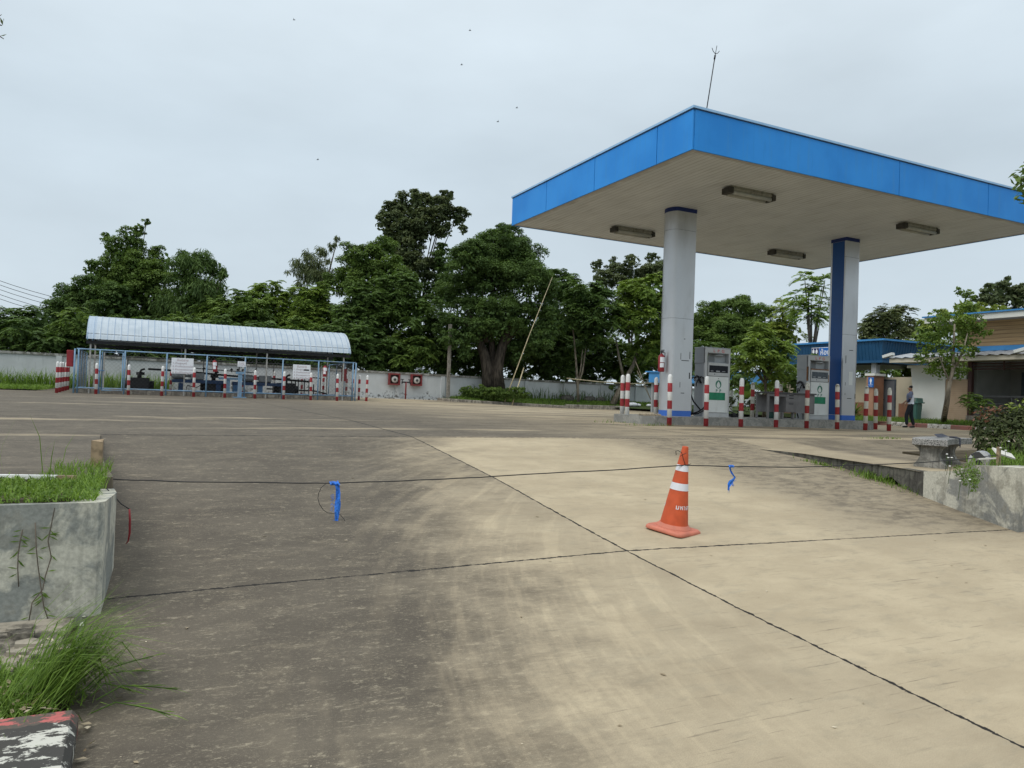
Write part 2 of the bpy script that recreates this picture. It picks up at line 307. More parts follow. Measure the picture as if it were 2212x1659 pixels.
M['trunkstick'] = paint('stick', (0.30, 0.25, 0.18), 0.8, 0.2)
g = G('granite_terrazzo', 0.55); n = g.noise(70, det=3, rough=0.7); c = g.mix(g.step(n, 0.42, 0.50), (0.035, 0.035, 0.035), (0.33, 0.32, 0.30)); c = g.mix(g.step(g.noise(5, det=5), 0.45, 0.75, 0, 0.6), c, (0.10, 0.10, 0.09)); g.color(c); M['granite'] = g.m
M['benchleg'] = weathered('bench_leg_concrete', (0.30, 0.29, 0.26), (0.20, 0.195, 0.175), (0.12, 0.115, 0.10), 2.5)
# bollard stripes follow the height of the post itself
def stripes(name, worn):
    g = G(name, 0.55, 0, 0.3); X, Y, Z = g.xyz()
    w_ = g.math('MULTIPLY', g.math('SUBTRACT', g.noise(5, det=2), 0.5), 0.012)
    z = g.math('ADD', Z, w_)
    f = None
    for a, b in ((0.0, 0.21), (0.43, 0.65), (0.87, 1.10)):
        q = g.math('MULTIPLY', g.math('GREATER_THAN', z, a-0.5 if a == 0 else a), g.math('LESS_THAN', z, b)); f = q if f is None else g.math('MAXIMUM', f, q)
    rd = g.mix(g.step(g.noise(7, det=5), 0.3, 0.7), (0.33, 0.035, 0.045), (0.42, 0.06, 0.065)); wh = g.mix(g.step(g.noise(6, det=5), 0.3, 0.7), (0.66, 0.66, 0.64), (0.78, 0.78, 0.77))
    c = g.mix(f, wh, rd)
    d = g.step(g.noise(9, vec=g.scale((1, 1, 0.5)), det=6, rough=0.7), 0.62 if not worn else 0.5, 0.7 if not worn else 0.62)
    hi = g.step(Z, 1.0, 1.33) if worn else g.math('SUBTRACT', 1.0, g.step(Z, 0.0, 0.12))
    c = g.mix(g.math('MULTIPLY', d, g.math('ADD', g.math('MULTIPLY', hi, 0.75), 0.12)), c, (0.16, 0.13, 0.09))
    if worn: c = g.mix(1.0, c, (0.9, 0.87, 0.78), 'MULTIPLY')
    g.color(c); return g.m
M['stripe'] = stripes('bollard_stripes', False); M['stripe_worn'] = stripes('bollard_stripes_worn', True)
# ------------------------------------------------------------------ mesh helpers
class MB:
    """collects shapes into one bmesh and links them as one object"""
    def __init__(s): s.bm = bmesh.new()
    def face(s, pts):
        return s.bm.faces.new([s.bm.verts.new(p) for p in pts])
    def box(s, lo, hi, bevel=0.0):
        x0, y0, z0 = lo; x1, y1, z1 = hi
        v = [s.bm.verts.new(p) for p in ((x0,y0,z0),(x1,y0,z0),(x1,y1,z0),(x0,y1,z0),(x0,y0,z1),(x1,y0,z1),(x1,y1,z1),(x0,y1,z1))]
        fs = [s.bm.faces.new([v[i] for i in q]) for q in ((3,2,1,0),(4,5,6,7),(0,1,5,4),(1,2,6,5),(2,3,7,6),(3,0,4,7))]
        if bevel:
            es = list({e for f in fs for e in f.edges}); bmesh.ops.bevel(s.bm, geom=es, offset=bevel, segments=2, affect='EDGES', profile=0.6)
        return s
    def prism(s, poly, z0, z1):
        """poly: xy list, anticlockwise; z0/z1 numbers or per-vertex lists"""
        n = len(poly); Z0 = z0 if hasattr(z0, '__len__') else [z0]*n; Z1 = z1 if hasattr(z1, '__len__') else [z1]*n
        a = [s.bm.verts.new((x, y, z)) for (x, y), z in zip(poly, Z0)]; b = [s.bm.verts.new((x, y, z)) for (x, y), z in zip(poly, Z1)]
        s.bm.faces.new(a[::-1]); s.bm.faces.new(b)
        for i in range(n): j = (i+1) % n; s.bm.faces.new((a[i], a[j], b[j], b[i]))
        return s
    def extrude(s, prof, p0, p1, up=(0, 0, 1)):
        """2D profile (side, up) swept straight from p0 to p1"""
        p0, p1 = Vector(p0), Vector(p1); d = (p1-p0).normalized(); up = Vector(up); sd = d.cross(up).normalized(); up = sd.cross(d)
        A = [s.bm.verts.new(p0+sd*a+up*b) for a, b in prof]; B = [s.bm.verts.new(p1+sd*a+up*b) for a, b in prof]; n = len(prof)
        s.bm.faces.new(A[::-1]); s.bm.faces.new(B)
        for i in range(n): j = (i+1) % n; s.bm.faces.new((A[i], A[j], B[j], B[i]))
        return s
    def bar(s, p0, p1, wd, ht=None):
        ht = ht or wd; a, b = wd/2, ht/2
        d = Vector(p1)-Vector(p0); up = (0, 0, 1) if abs(d.normalized().z) < 0.95 else (0, 1, 0)
        return s.extrude([(-a,-b),(a,-b),(a,b),(-a,b)], p0, p1, up)
    def tube(s, pts, r, seg=8, cap=True):
        pts = [Vector(p) for p in pts]; rr = r if hasattr(r, '__len__') else [r]*len(pts); rings = []
        t0 = (pts[1]-pts[0]).normalized(); nrm = t0.orthogonal().normalized()
        for i, p in enumerate(pts):
            t = (pts[min(i+1, len(pts)-1)]-pts[max(i-1, 0)]).normalized()
            nrm = (nrm-t*nrm.dot(t)).normalized(); bn = t.cross(nrm)
            rings.append([s.bm.verts.new(p+(nrm*math.cos(k*2*math.pi/seg)+bn*math.sin(k*2*math.pi/seg))*rr[i]) for k in range(seg)])
        for i in range(len(rings)-1):
            for k in range(seg):
                q = (k+1) % seg; s.bm.faces.new((rings[i][k], rings[i][q], rings[i+1][q], rings[i+1][k])).smooth = True
        if cap: s.bm.faces.new(rings[0][::-1]); s.bm.faces.new(rings[-1])
        return s
    def cyl(s, p0, p1, r0, r1=None, seg=16): return s.tube([p0, p1], [r0, r0 if r1 is None else r1], seg)
    def lathe(s, prof, c=(0, 0, 0), seg=24, sx=1.0, sy=1.0, cap=True):
        """prof: (radius, z) from bottom to top"""
        c = Vector(c); rings = []
        for r, z in prof:
            if r < 1e-5: rings.append([s.bm.verts.new(c+Vector((0, 0, z)))])
            else: rings.append([s.bm.verts.new(c+Vector((r*sx*math.cos(k*2*math.pi/seg), r*sy*math.sin(k*2*math.pi/seg), z))) for k in range(seg)])
        for a, b in zip(rings, rings[1:]):
            for k in range(seg):
                q = (k+1) % seg
                if len(a) == 1: f = (a[0], b[q], b[k])
                elif len(b) == 1: f = (a[k], a[q], b[0])
                else: f = (a[k], a[q], b[q], b[k])
                s.bm.faces.new(f).smooth = True
        if cap and len(rings[0]) > 1: s.bm.faces.new(rings[0][::-1])
        if cap and len(rings[-1]) > 1: s.bm.faces.new(rings[-1])
        return s
    def ball(s, c, r, sub=2, sc=(1, 1, 1)):
        m = Matrix.Translation(c) @ Matrix.Diagonal((r*sc[0], r*sc[1], r*sc[2], 1))
        q = bmesh.ops.create_icosphere(s.bm, subdivisions=sub, radius=1, matrix=m)
        for v in q['verts']:
            for f in v.link_faces: f.smooth = True
        return s
    def xform(s, m):
        bmesh.ops.transform(s.bm, matrix=m, verts=s.bm.verts); return s
    def build(s, name, mat, parent=None):
        me = bpy.data.meshes.new(name); s.bm.normal_update(); bmesh.ops.recalc_face_normals(s.bm, faces=s.bm.faces); s.bm.to_mesh(me); s.bm.free()
        return link(name, me, mat, parent)

def link(name, me, mat, parent=None):
    o = bpy.data.objects.new(name, me); COL.objects.link(o)
    me.materials.append(M[mat] if isinstance(mat, str) else mat)
    if parent:
        o.parent = parent
        o.matrix_parent_inverse = parent.matrix_basis.inverted()
    return o
def tag(o, label=None, cat=None, group=None, kind=None):
    if label: o['label'] = label
    if cat: o['category'] = cat
    if group: o['group'] = group
    if kind: o['kind'] = kind
    return o
def thing(name, label, cat, loc=(0, 0, 0), group=None, rz=0.0):
    o = bpy.data.objects.new(name, None); COL.objects.link(o); o.location = loc; o.rotation_euler = (0, 0, rz); o.empty_display_size = 0.2
    return tag(o, label, cat, group)
def local(o, parent):
    """parts modelled around the thing's own base"""
    o.parent = parent; o.matrix_parent_inverse = Matrix.Identity(4); return o
def struct(o): o['kind'] = 'structure'; return o
def dup(root, loc, label, rz=None):
    c = root.copy(); COL.objects.link(c); c.location = loc; c['label'] = label
    if rz is not None: c.rotation_euler = (0, 0, rz)
    for ch in root.children:
        d = ch.copy(); COL.objects.link(d); d.parent = c; d.matrix_parent_inverse = ch.matrix_parent_inverse.copy()
        for g2 in ch.children:
            e2 = g2.copy(); COL.objects.link(e2); e2.parent = d; e2.matrix_parent_inverse = g2.matrix_parent_inverse.copy()
    return c
def lettering(name, text, size, mat, parent, origin, right, up, align='CENTER', ext=0.002, bold=0.0, sx=1.0):
    """flat letters standing on a surface: origin, reading direction, up direction"""
    cu = bpy.data.curves.new(name, 'FONT'); cu.body = text; cu.size = size; cu.extrude = ext; cu.align_x = align; cu.align_y = 'CENTER'; cu.offset = bold
    tmp = bpy.data.objects.new(name, cu); COL.objects.link(tmp); bpy.context.view_layer.update()
    me = bpy.data.meshes.new_from_object(tmp.evaluated_get(bpy.context.evaluated_depsgraph_get())); bpy.data.objects.remove(tmp); bpy.data.curves.remove(cu); me.name = name
    o = bpy.data.objects.new(name, me); COL.objects.link(o); me.materials.clear(); me.materials.append(M[mat])
    r, u = Vector(right).normalized(), Vector(up).normalized(); n = r.cross(u); u = n.cross(r); p = Vector(origin)
    r = r*sx
    mw = Matrix(((r.x, u.x, n.x, p.x), (r.y, u.y, n.y, p.y), (r.z, u.z, n.z, p.z), (0, 0, 0, 1)))
    if parent:
        o.parent = parent; o.matrix_parent_inverse = parent.matrix_basis.inverted()
    o.matrix_basis = mw
    return o
def grid(name, us, vs, zf, mat):
    us, vs = list(us), list(vs); nu, nv = len(us), len(vs)
    V = [(u, v, zf(u, v)) for v in vs for u in us]
    F = [(j*nu+i, j*nu+i+1, (j+1)*nu+i+1, (j+1)*nu+i) for j in range(nv-1) for i in range(nu-1)]
    me = bpy.data.meshes.new(name); me.from_pydata(V, [], F); me.update()
    for p in me.polygons: p.use_smooth = True
    return struct(link(name, me, mat))

# ------------------------------------------------------------------ levels
def sm(t): t = min(1, max(0, t)); return t*t*(3-2*t)
RV = [(-80, -1.42), (-3.6, -1.26), (0, -1.056), (2.18, -.913), (4.15, -.76), (5.51, -.631), (6.28, -.548), (8.32, -.305), (11.0, -.05), (11.58, 0)]
PVZ = [(11.58, 0), (15.6, .084), (37, .15), (44, .26), (400, .26)]
def interp(x, T):
    if x <= T[0][0]: return T[0][1]
    for (a, za), (b, zb) in zip(T, T[1:]):
        if x <= b: return za+(zb-za)*(x-a)/(b-a)
    return T[-1][1]
def zr(v): return interp(v, RV)
def zp(u, v): return interp(v, PVZ)*(1-sm((u-15)/10))
def zs(u, v): return interp(v, [(5, -.14), (7, -.15), (10.45, -.107), (11.58, 0)])

# ------------------------------------------------------------------ ground sheets
def lin(a, b, n): return [a+(b-a)*i/n for i in range(n+1)]
grid('ground', lin(-900, 900, 12), lin(-900, 900, 12), lambda u, v: -1.75, 'earth')
grid('forecourt', lin(-46, 62, 90), [11.58]+lin(12, 46, 68), zp, 'pad')
grid('ramp', lin(-0.75, 10.6, 44), lin(5.1, 11.58, 36), lambda u, v: zr(v), 'ramp')
grid('apron', lin(-0.24, 16, 40), lin(-8, 5.1, 40), lambda u, v: zr(v), 'ramp')
# level slab on the left of the ramp and the slab on its right
def strip_sheet(name, pairs, mat):
    V = []; F = []
    for (l, r) in pairs: V += [l, r]
    for i in range(len(pairs)-1): F.append((2*i, 2*i+1, 2*i+3, 2*i+2))
    me = bpy.data.meshes.new(name); me.from_pydata(V, [], F); me.update()
    return struct(link(name, me, mat))
lm = MB(); lm.prism([(-46, 6.5), (-0.17, 6.5), (-0.36, 8.6), (-0.48, 11.575), (-46, 11.575)], -1.6, [-.02, -.012, -.006, 0.0, 0.0]); struct(lm.build('left_slab', 'pad'))
EDGE = [(10.5, 11.575), (10.24, 10.45), (10.42, 9.47), (10.02, 7.26)]
pr = []
for (u, v) in [(10.5, 11.575), (10.24, 10.45), (10.38, 9.9), (10.42, 9.47), (10.25, 8.5), (10.02, 7.26), (9.82, 6.86)]:
    pr.append(((u-.02, v, zs(u, v)), (60, v, zs(u, v))))
strip_sheet('side_slab', pr, 'slab')
grid('verge_soil', lin(-46, -0.24, 10), lin(-8, 6.6, 12), lambda u, v: zr(min(v, 5.1))-.03, 'soil')
lawn = grid('lawn', lin(-46, -4.3, 14), lin(39.6, 45.0, 4), lambda u, v: zp(u, v)+.05, 'turf')
grid('back_land', lin(-120, 140, 10), lin(45.3, 120, 8), lambda u, v: .12, 'earth')
grid('station_verge', lin(28.6, 46, 8), lin(8, 44.6, 20), lambda u, v: .15+.13*sm((u-28.6)/2.4), 'turf')
grid('back_verge', lin(17.0, 46, 16), lin(42.72, 44.9, 3), lambda u, v: zp(u, v)+.16+.32*sm((v-42.8)/1.6)*sm((u-17)/3), 'turf')

# ------------------------------------------------------------------ kerbs
def kerb(name, pts, wd, zb, ht, mat, label):
    m = MB()
    for (a, b) in zip(pts, pts[1:]):
        z0 = zb(*a); z1 = zb(*b)
        m.extrude([(-wd/2, -.15), (wd/2, -.15), (wd/2, ht-.03), (wd/2-.03, ht), (-wd/2+.03, ht), (-wd/2, ht-.03)], (a[0], a[1], z0), (b[0], b[1], z1))
    return tag(m.build(name, mat), label, 'kerb')
kerb('kerb', [(16.9, 44.6), (17.0, 42.75), (19.0, 42.6), (25.0, 42.6)], .22, zp, .17, 'kerb', 'plain grey concrete kerb along the grass verge under the big tree')
kerb('kerb', [(25.02, 42.6), (30.0, 42.2), (35.0, 41.0)], .26, zp, .26, 'kerb', 'taller dark grey kerb with debris on it, behind the leftmost bollards of the pump island')
g = G('red_white_kerb_paint', 0.75); X, Y, Z = g.xyz()
q = g.math('FRACT', g.math('DIVIDE', g.math('ADD', Y, 0.4), 1.9)); ok = g.math('GREATER_THAN', q, 0.5)
c = g.mix(ok, (0.60, 0.57, 0.52), (0.30, 0.13, 0.105)); wr = g.step(g.noise(5, det=7, rough=0.7), 0.47, 0.57); c = g.mix(g.math('MULTIPLY', wr, g.math('SUBTRACT', 1.0, g.math('MULTIPLY', ok, 0.6))), c, (0.20, 0.18, 0.14)); g.color(c); M['rwkerb'] = g.m
kerb('kerb', [(28.5, 9.0), (28.45, 17.0), (28.4, 20.0), (28.8, 22.0), (29.6, 23.6)], .22, zp, .17, 'rwkerb', 'worn red and white painted kerb behind the walking man')
kerb('kerb', [(29.61, 23.62), (30.4, 25.6), (31.0, 30.0)], .22, zp, .17, 'kerb', 'plain kerb curving past the spiky plant to the restroom block')

# ------------------------------------------------------------------ left planter, kerb and rubble
mb = MB(); mb.prism([(-8, 5.07), (-0.20, 5.07), (-0.17, 5.10), (-0.13, 5.95), (-0.16, 6.49), (-8, 6.49)], -1.7, [-.03, .0, .0, -.06, -.10, -.09])
t = thing('planter', 'stained concrete planter block full of grass, left of the ramp', 'planter', (-3, 5.7, -.7))
mb.build('planter_wall', 'planter', t)
mb = MB(); mb.prism([(-8, 5.17), (-0.36, 5.17), (-0.33, 6.3), (-8, 6.35)], -.2, [.012, .014, -.03, -.03]); mb.build('soil_bed', 'soil', t)
g = G('flaking_kerb_paint', 0.85); X, Y, Z = g.xyz()
n = g.noise(11, vec=g.scale((0.7, 1.3, 1)), det=7, rough=0.7); n2 = g.noise(3, det=5)
wt = g.mix(g.step(n, 0.515, 0.555), (0.055, 0.052, 0.047), (0.52, 0.51, 0.45)); rd = g.mix(g.step(n, 0.48, 0.54), (0.10, 0.085, 0.07), (0.44, 0.125, 0.115))
yy = g.math('ADD', Y, g.math('MULTIPLY', g.math('SUBTRACT', n2, 0.5), 0.25))
c = g.mix(g.math('MULTIPLY', g.math('GREATER_THAN', yy, 3.62), g.math('LESS_THAN', yy, 4.3)), wt, rd); g.color(c); g.bump(n, 0.6, 0.01); M['flake'] = g.m
mb = MB()
vs = lin(-6, 3.72, 24)
for a, b in zip(vs, vs[1:]):
    mb.extrude([(-.17, -.2), (.17, -.2), (.17, .07), (.145, .10), (-.17, .10)], (-.375+.004*a, a, zr(a)), (-.375+.004*b, b, zr(b)))
tag(mb.build('kerb', 'flake'), 'old kerb with flaking black and white paint and a red end, by the grass tuft', 'kerb')
rb = random.Random(3); mb = MB()
for i in range(120):
    x = rb.uniform(-1.9, -.3); y = rb.uniform(4.05, 5.02); s_ = rb.uniform(.02, .11); z = zr(y)-.03
    n_ = rb.randint(5, 7); mb.prism([(x+s_*math.cos(k*6.283/n_+rb.random()*.5)*rb.uniform(.7, 1.2), y+s_*.7*math.sin(k*6.283/n_)*rb.uniform(.7, 1.2)) for k in range(n_)], z-.05, z+rb.uniform(.035, .075))
g = G('rubble', 0.9); n = g.noise(4, det=6, rough=0.7); g.color(g.mix(g.step(n, 0.4, 0.6), (0.07, 0.064, 0.052), (0.33, 0.295, 0.235))); M['rubble'] = g.m
tag(mb.build('rubble', 'rubble'), 'broken pale concrete chips below the planter', 'rubble', kind='stuff')
mb = MB(); mb.prism([(-.80, 4.04), (-.42, 4.04), (-.30, 5.06), (-.80, 5.06)], -1.2, [zr(4.04)-.02, zr(4.04)+.005, zr(5.06)+.012, zr(5.06)+.012]); struct(mb.build('kerb_footing', 'rubble'))
mb = MB(); mb.prism([(-.285, 4.15), (-.262, 4.15), (-.245, 5.05), (-.262, 5.05)], -1.2, [zr(4.15)+.012, zr(4.15)+.012, zr(5.05)+.014, zr(5.05)+.014]); tag(mb.build('kerb_remnant', 'flake'), 'thin flaking white strip of broken kerb below the planter corner', 'kerb')

# ------------------------------------------------------------------ right retaining wall with raised bed
t = thing('retaining_wall', 'stained retaining wall beside the ramp with a black hole at its foot', 'wall', (9.8, 7, -.5))
OUT = [(9.16, 5.18), (9.79, 6.80), (10.02, 7.26), (10.30, 8.5), (10.42, 9.47), (10.24, 10.45), (10.5, 11.57)]
TOP = [.085, .0, -.145, -.14, -.12, -.11, -.004]
# light plastered length, stepping down to the slab
mb = MB(); OUTL = [(9.16, 5.18, .085), (9.42, 5.85, .05), (9.54, 6.15, -.06), (9.79, 6.80, -.135)]; INL = [(9.42, 5.42, .085), (9.55, 5.76, .05), (9.67, 6.05, -.06), (9.93, 6.74, -.13)]
for k in range(3):
    q = (OUTL[k], INL[k], INL[k+1], OUTL[k+1]); mb.prism([x[:2] for x in q], -1.7, [x[2] for x in q])
mb.prism([(9.16, 5.18), (40, 5.18), (40, 5.42), (9.42, 5.42)], -1.7, .085)
bmesh.ops.remove_doubles(mb.bm, verts=mb.bm.verts, dist=.0005)
mb.build('plastered_wall', 'planter_r', t)
MB().prism([(9.94, 6.76), (12.4, 6.9), (12.4, 7.3), (10.14, 7.24), (10.04, 7.0)], -1.2, -.155).build('footing', 'darkcon', t)
# mould-black slab edge; its foot is broken away in one place
pts = [(9.79, 6.80), (10.02, 7.26), (10.07, 7.5), (10.14, 7.8), (10.30, 8.5), (10.42, 9.47), (10.24, 10.45), (10.42, 11.3)]
zt = [-.138, -.146, -.146, -.145, -.14, -.12, -.11, -.03]; zb_ = [-1.2, -.43, -.30, -.36, -.42, -.9, -.9, -.9]
mb = MB(); n = len(pts); inner = [(u+.12, v-.02) for u, v in pts]
a = [mb.bm.verts.new((u, v, z)) for (u, v), z in zip(pts, zt)]; b = [mb.bm.verts.new((u, v, z)) for (u, v), z in zip(pts, zb_)]
a2 = [mb.bm.verts.new((u, v, z)) for (u, v), z in zip(inner, zt)]; b2 = [mb.bm.verts.new((u, v, z)) for (u, v), z in zip(inner, zb_)]
for i in range(n-1):
    for q in ((a[i], a[i+1], b[i+1], b[i]), (a2[i], b2[i], b2[i+1], a2[i+1]), (a[i], a2[i], a2[i+1], a[i+1]), (b[i], b[i+1], b2[i+1], b2[i])): mb.bm.faces.new(q)
mb.build('slab_edge', 'darkcon', t)
mb = MB(); mb.prism([(10.3, 6.95), (10.9, 6.95), (10.9, 8.6), (10.55, 8.6)], -1.2, -.2); mb.build('hole_earth', 'soil', t)
BED = [(9.40, 5.44), (20, 5.44), (20, 9.6), (12.9, 9.4), (12.5, 7.75), (11.3, 6.9), (9.98, 6.78)]
mb = MB(); mb.prism([(9.43, 5.43), (20, 5.43), (20, 6.2), (9.74, 6.2)], -.5, [.07, .07, .05, -.085]); mb.prism([(9.74, 6.2), (20, 6.2), (20, 6.88), (9.96, 6.75)], -.5, [-.085, .05, .02, -.152]); mb.prism([(11.3, 6.88), (20, 6.88), (20, 9.6), (12.9, 9.4), (12.5, 7.75)], -.5, [-.12, .02, -.02, -.08, -.13]); struct(mb.build('bed_soil', 'soil'))

# ------------------------------------------------------------------ perimeter wall
def wall_top(u): return 2.06-.0075*(u+7)
t = thing('boundary_wall', 'long white plastered boundary wall with dirty coping, behind everything', 'wall', (12, 45, 0))
mb = MB(); mb.prism([(-46, 45.0), (62, 45.0), (62, 45.16), (-46, 45.16)], -.3, [wall_top(-46)-.1, wall_top(62)-.1, wall_top(62)-.1, wall_top(-46)-.1]); mb.build('wall_panel', 'wall', t)
mb = MB(); mb.prism([(-46, 44.93), (62, 44.93), (62, 45.23), (-46, 45.23)], [wall_top(-46)-.098, wall_top(62)-.098]+[wall_top(62)-.098, wall_top(-46)-.098], [wall_top(-46)+.02, wall_top(62)+.02, wall_top(62)+.02, wall_top(-46)+.02]); mb.build('coping', 'wallcap', t)
for k in range(26):
    u = -22.0+3.02*k
    mb = MB(); mb.box((u-.13, 44.9, -.3), (u+.13, 44.998, wall_top(u)-.102)); mb.build('pilaster', 'wall' if u < 17 else 'wall', t)
mb = MB(); mb.box((10.6, 44.72, -.2), (17.0, 44.9, .33)); mb.build('plinth', 'wall', t)
# ------------------------------------------------------------------ fuel canopy
CX0, CX1, CY0, CY1, CZ0, CZ1 = 10.236, 23.45, 12.51, 21.16, 6.06, 6.985
canopy = thing('fuel_canopy', 'large flat blue-edged fuel station canopy on two silver columns', 'canopy', (16.8, 16.9, 0))
g = G('soffit_sheet', 0.6, 0, 0.3); X, Y, Z = g.xyz()
fr = g.math('FRACT', g.math('MULTIPLY', X, 6.6)); gr = g.math('LESS_THAN', fr, 0.10)
n = g.noise(1.0, det=5); st = g.noise(3, vec=g.scale((3.0, 0.25, 1)), det=5, rough=0.65)
c = g.mix(g.step(n, .3, .7), (0.62, 0.64, 0.65), (0.69, 0.71, 0.72)); c = g.mix(g.math('MULTIPLY', g.step(st, .5, .7), .35), c, (0.30, 0.29, 0.27)); c = g.mix(g.math('MULTIPLY', gr, .5), c, (0.18, 0.175, 0.16))
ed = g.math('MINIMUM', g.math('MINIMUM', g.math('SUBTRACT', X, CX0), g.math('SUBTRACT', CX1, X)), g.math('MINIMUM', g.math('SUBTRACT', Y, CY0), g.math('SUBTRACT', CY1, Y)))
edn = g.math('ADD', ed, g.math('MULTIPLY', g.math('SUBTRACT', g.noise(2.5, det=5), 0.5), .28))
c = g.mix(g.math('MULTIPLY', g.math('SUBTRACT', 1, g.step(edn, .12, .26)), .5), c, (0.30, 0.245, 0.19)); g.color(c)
g.bump(gr, -0.4, 0.01); M['soffit'] = g.m
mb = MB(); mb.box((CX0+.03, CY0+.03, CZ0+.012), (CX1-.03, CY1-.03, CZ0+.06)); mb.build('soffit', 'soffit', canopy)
mb = MB(); mb.box((CX0+.04, CY0+.04, CZ1-.3), (CX1-.04, CY1-.04, CZ1-.12)); mb.build('roof_deck', 'galv', canopy)
def fascia(side, cuts):
    """panels between seam positions, each its own part, small gaps between"""
    for a, b in zip(cuts, cuts[1:]):
        a_, b_ = a+.011, b-.011; mb = MB()
        if side == 'L': mb.box((CX0, a_, CZ0), (CX0+.035, b_, CZ1-.05))
        if side == 'F': mb.box((a_, CY0, CZ0), (b_, CY0+.035, CZ1-.05))
        if side == 'R': mb.box((CX1-.035, a_, CZ0), (CX1, b_, CZ1-.05))
        if side == 'B': mb.box((a_, CY1-.035, CZ0), (b_, CY1, CZ1-.05))
        mb.build('fascia_panel', 'fascia', canopy)
fascia('L', [CY0, 13.75, 16.36, 18.92, CY1]); fascia('F', [CX0+.036, 16.78, 20.4, CX1-.036]); fascia('R', [CY0, 16.8, CY1]); fascia('B', [CX0+.036, 16.8, CX1-.036])
mb = MB(); mb.box((CX0+.036, CY0+.036, CZ0+.06), (CX0+.05, CY1-.036, CZ1-.06)); mb.box((CX0+.05, CY0+.036, CZ0+.06), (CX1-.036, CY0+.05, CZ1-.06)); mb.build('backing', 'seam', canopy)
mb = MB()
for lo, hi in (((CX0-.03, CY0-.03, CZ1-.05), (CX1+.03, CY0+.07, CZ1)), ((CX0-.03, CY1-.07, CZ1-.05), (CX1+.03, CY1+.03, CZ1)), ((CX0-.03, CY0+.07, CZ1-.05), (CX0+.07, CY1-.07, CZ1)), ((CX1-.07, CY0+.07, CZ1-.05), (CX1+.03, CY1-.07, CZ1))): mb.box(lo, hi)
mb.build('coping_trim', 'trim', canopy)
mb = MB()   # thin dark strip that paints in the shadow under the coping
mb.box((CX0-.004, CY0-.004, CZ1-.075), (CX0, CY1, CZ1-.05)); mb.box((CX0, CY0-.004, CZ1-.075), (CX1, CY0, CZ1-.05)); mb.build('shadow_strip', 'seam', canopy)
# columns: stadium plan, round end outward
def colplan(x0, x1, y0, y1, side, grow=0.0):
    r = (y1-y0)/2; x0 -= grow; x1 += grow; y0 -= grow; y1 += grow; r = (y1-y0)/2; cy = (y0+y1)/2; P = []
    if side == 'L':
        P += [(x1, y0), (x1, y1)]; P += [(x0+r*0.62+r*0.62*math.cos(a), cy+r*math.sin(a)) for a in [R(90)+R(180)*k/14 for k in range(15)]]
    else:
        P += [(x1-r*0.62+r*0.62*math.cos(a), cy+r*math.sin(a)) for a in [R(-90)+R(180)*k/14 for k in range(15)]]; P += [(x0, y1), (x0, y0)]
    return P
def column(x0, x1, y0, y1, side):
    col = thing('column', None, None, (0, 0, 0)); col.parent = canopy; col.matrix_parent_inverse = canopy.matrix_basis.inverted(); col['label'] = 'silver column with a rounded end' if side == 'L' else 'silver column with a deep blue side panel'
    if side == 'R':
        col['label'] = 'silver column with a deep blue side panel'
    for k, (za, zb2) in enumerate(((.46, 3.0), (3.008, 5.45), (5.458, 5.96))):
        mb = MB(); mb.prism(colplan(x0, x1, y0, y1, side), za, zb2); mb.build('cladding', 'silver', col)
    mb = MB(); mb.prism(colplan(x0, x1, y0, y1, side, -.006), .3, 6.07); mb.build('core', 'greyseam', col)
    mb = MB(); mb.prism(colplan(x0, x1, y0, y1, side, .004), .30, .46); mb.build('base_band', 'baseblue', col)
    mb = MB(); mb.prism(colplan(x0, x1, y0, y1, side, .004), 5.96, 6.075); mb.build('cap_band', 'capblue', col)
    xf = x0 if side == 'R' else x1; s_ = -1 if side == 'R' else 1
    mb = MB(); mb.box((min(xf, xf+s_*.005), y0+.06, .47), (max(xf, xf+s_*.005), y1-.07, 5.955)); mb.build('side_panel', 'deepblue', col)
    # glue marks and dark slots where a sticker frame was
    mb = MB(); xa = x0+.05 if side == 'L' else x0+.1
    if side == 'L': L = [((13.27, 2.05), (13.27, 1.87)), ((13.30, 1.855), (13.56, 1.845)), ((13.58, 1.9), (13.585, 2.1)), ((13.27, 1.1), (13.27, 1.25)), ((13.31, .95), (13.43, .945)), ((13.58, 1.35), (13.60, 1.52)), ((13.36, 2.44), (13.41, 2.44))]
    else: L = [((19.94, 2.52), (20.12, 2.51)), ((19.79, 2.1), (19.80, 2.34)), ((19.90, 1.0), (20.1, 0.99)), ((20.25, 1.0), (20.26, 1.15)), ((19.80, 1.4), (19.80, 1.5)), ((19.80, 1.1), (19.80, 1.16))]
    for (xa, za), (xb, zb2) in L:
        mb = MB()
        if abs(xa-xb) > abs(za-zb2): mb.box((xa, y0-.004, min(za, zb2)-.006), (xb, y0+.004, min(za, zb2)+.012))
        else: mb.box((min(xa, xb)-.002, y0-.004, za if za < zb2 else zb2), (max(xa, xb)+.010, y0+.004, max(za, zb2)))
        mb.build('slot', 'black', col)
    return col
column(12.90, 13.68, 16.44, 17.02, 'L'); cr = column(19.68, 20.42, 16.46, 17.04, 'R')
mb = MB(); mb.prism([(19.95, 16.455), (20.12, 16.455), (20.13, 16.461), (19.95, 16.461)], 1.42, 1.84); mb.build('torn_sticker', 'pumpwhite', cr)

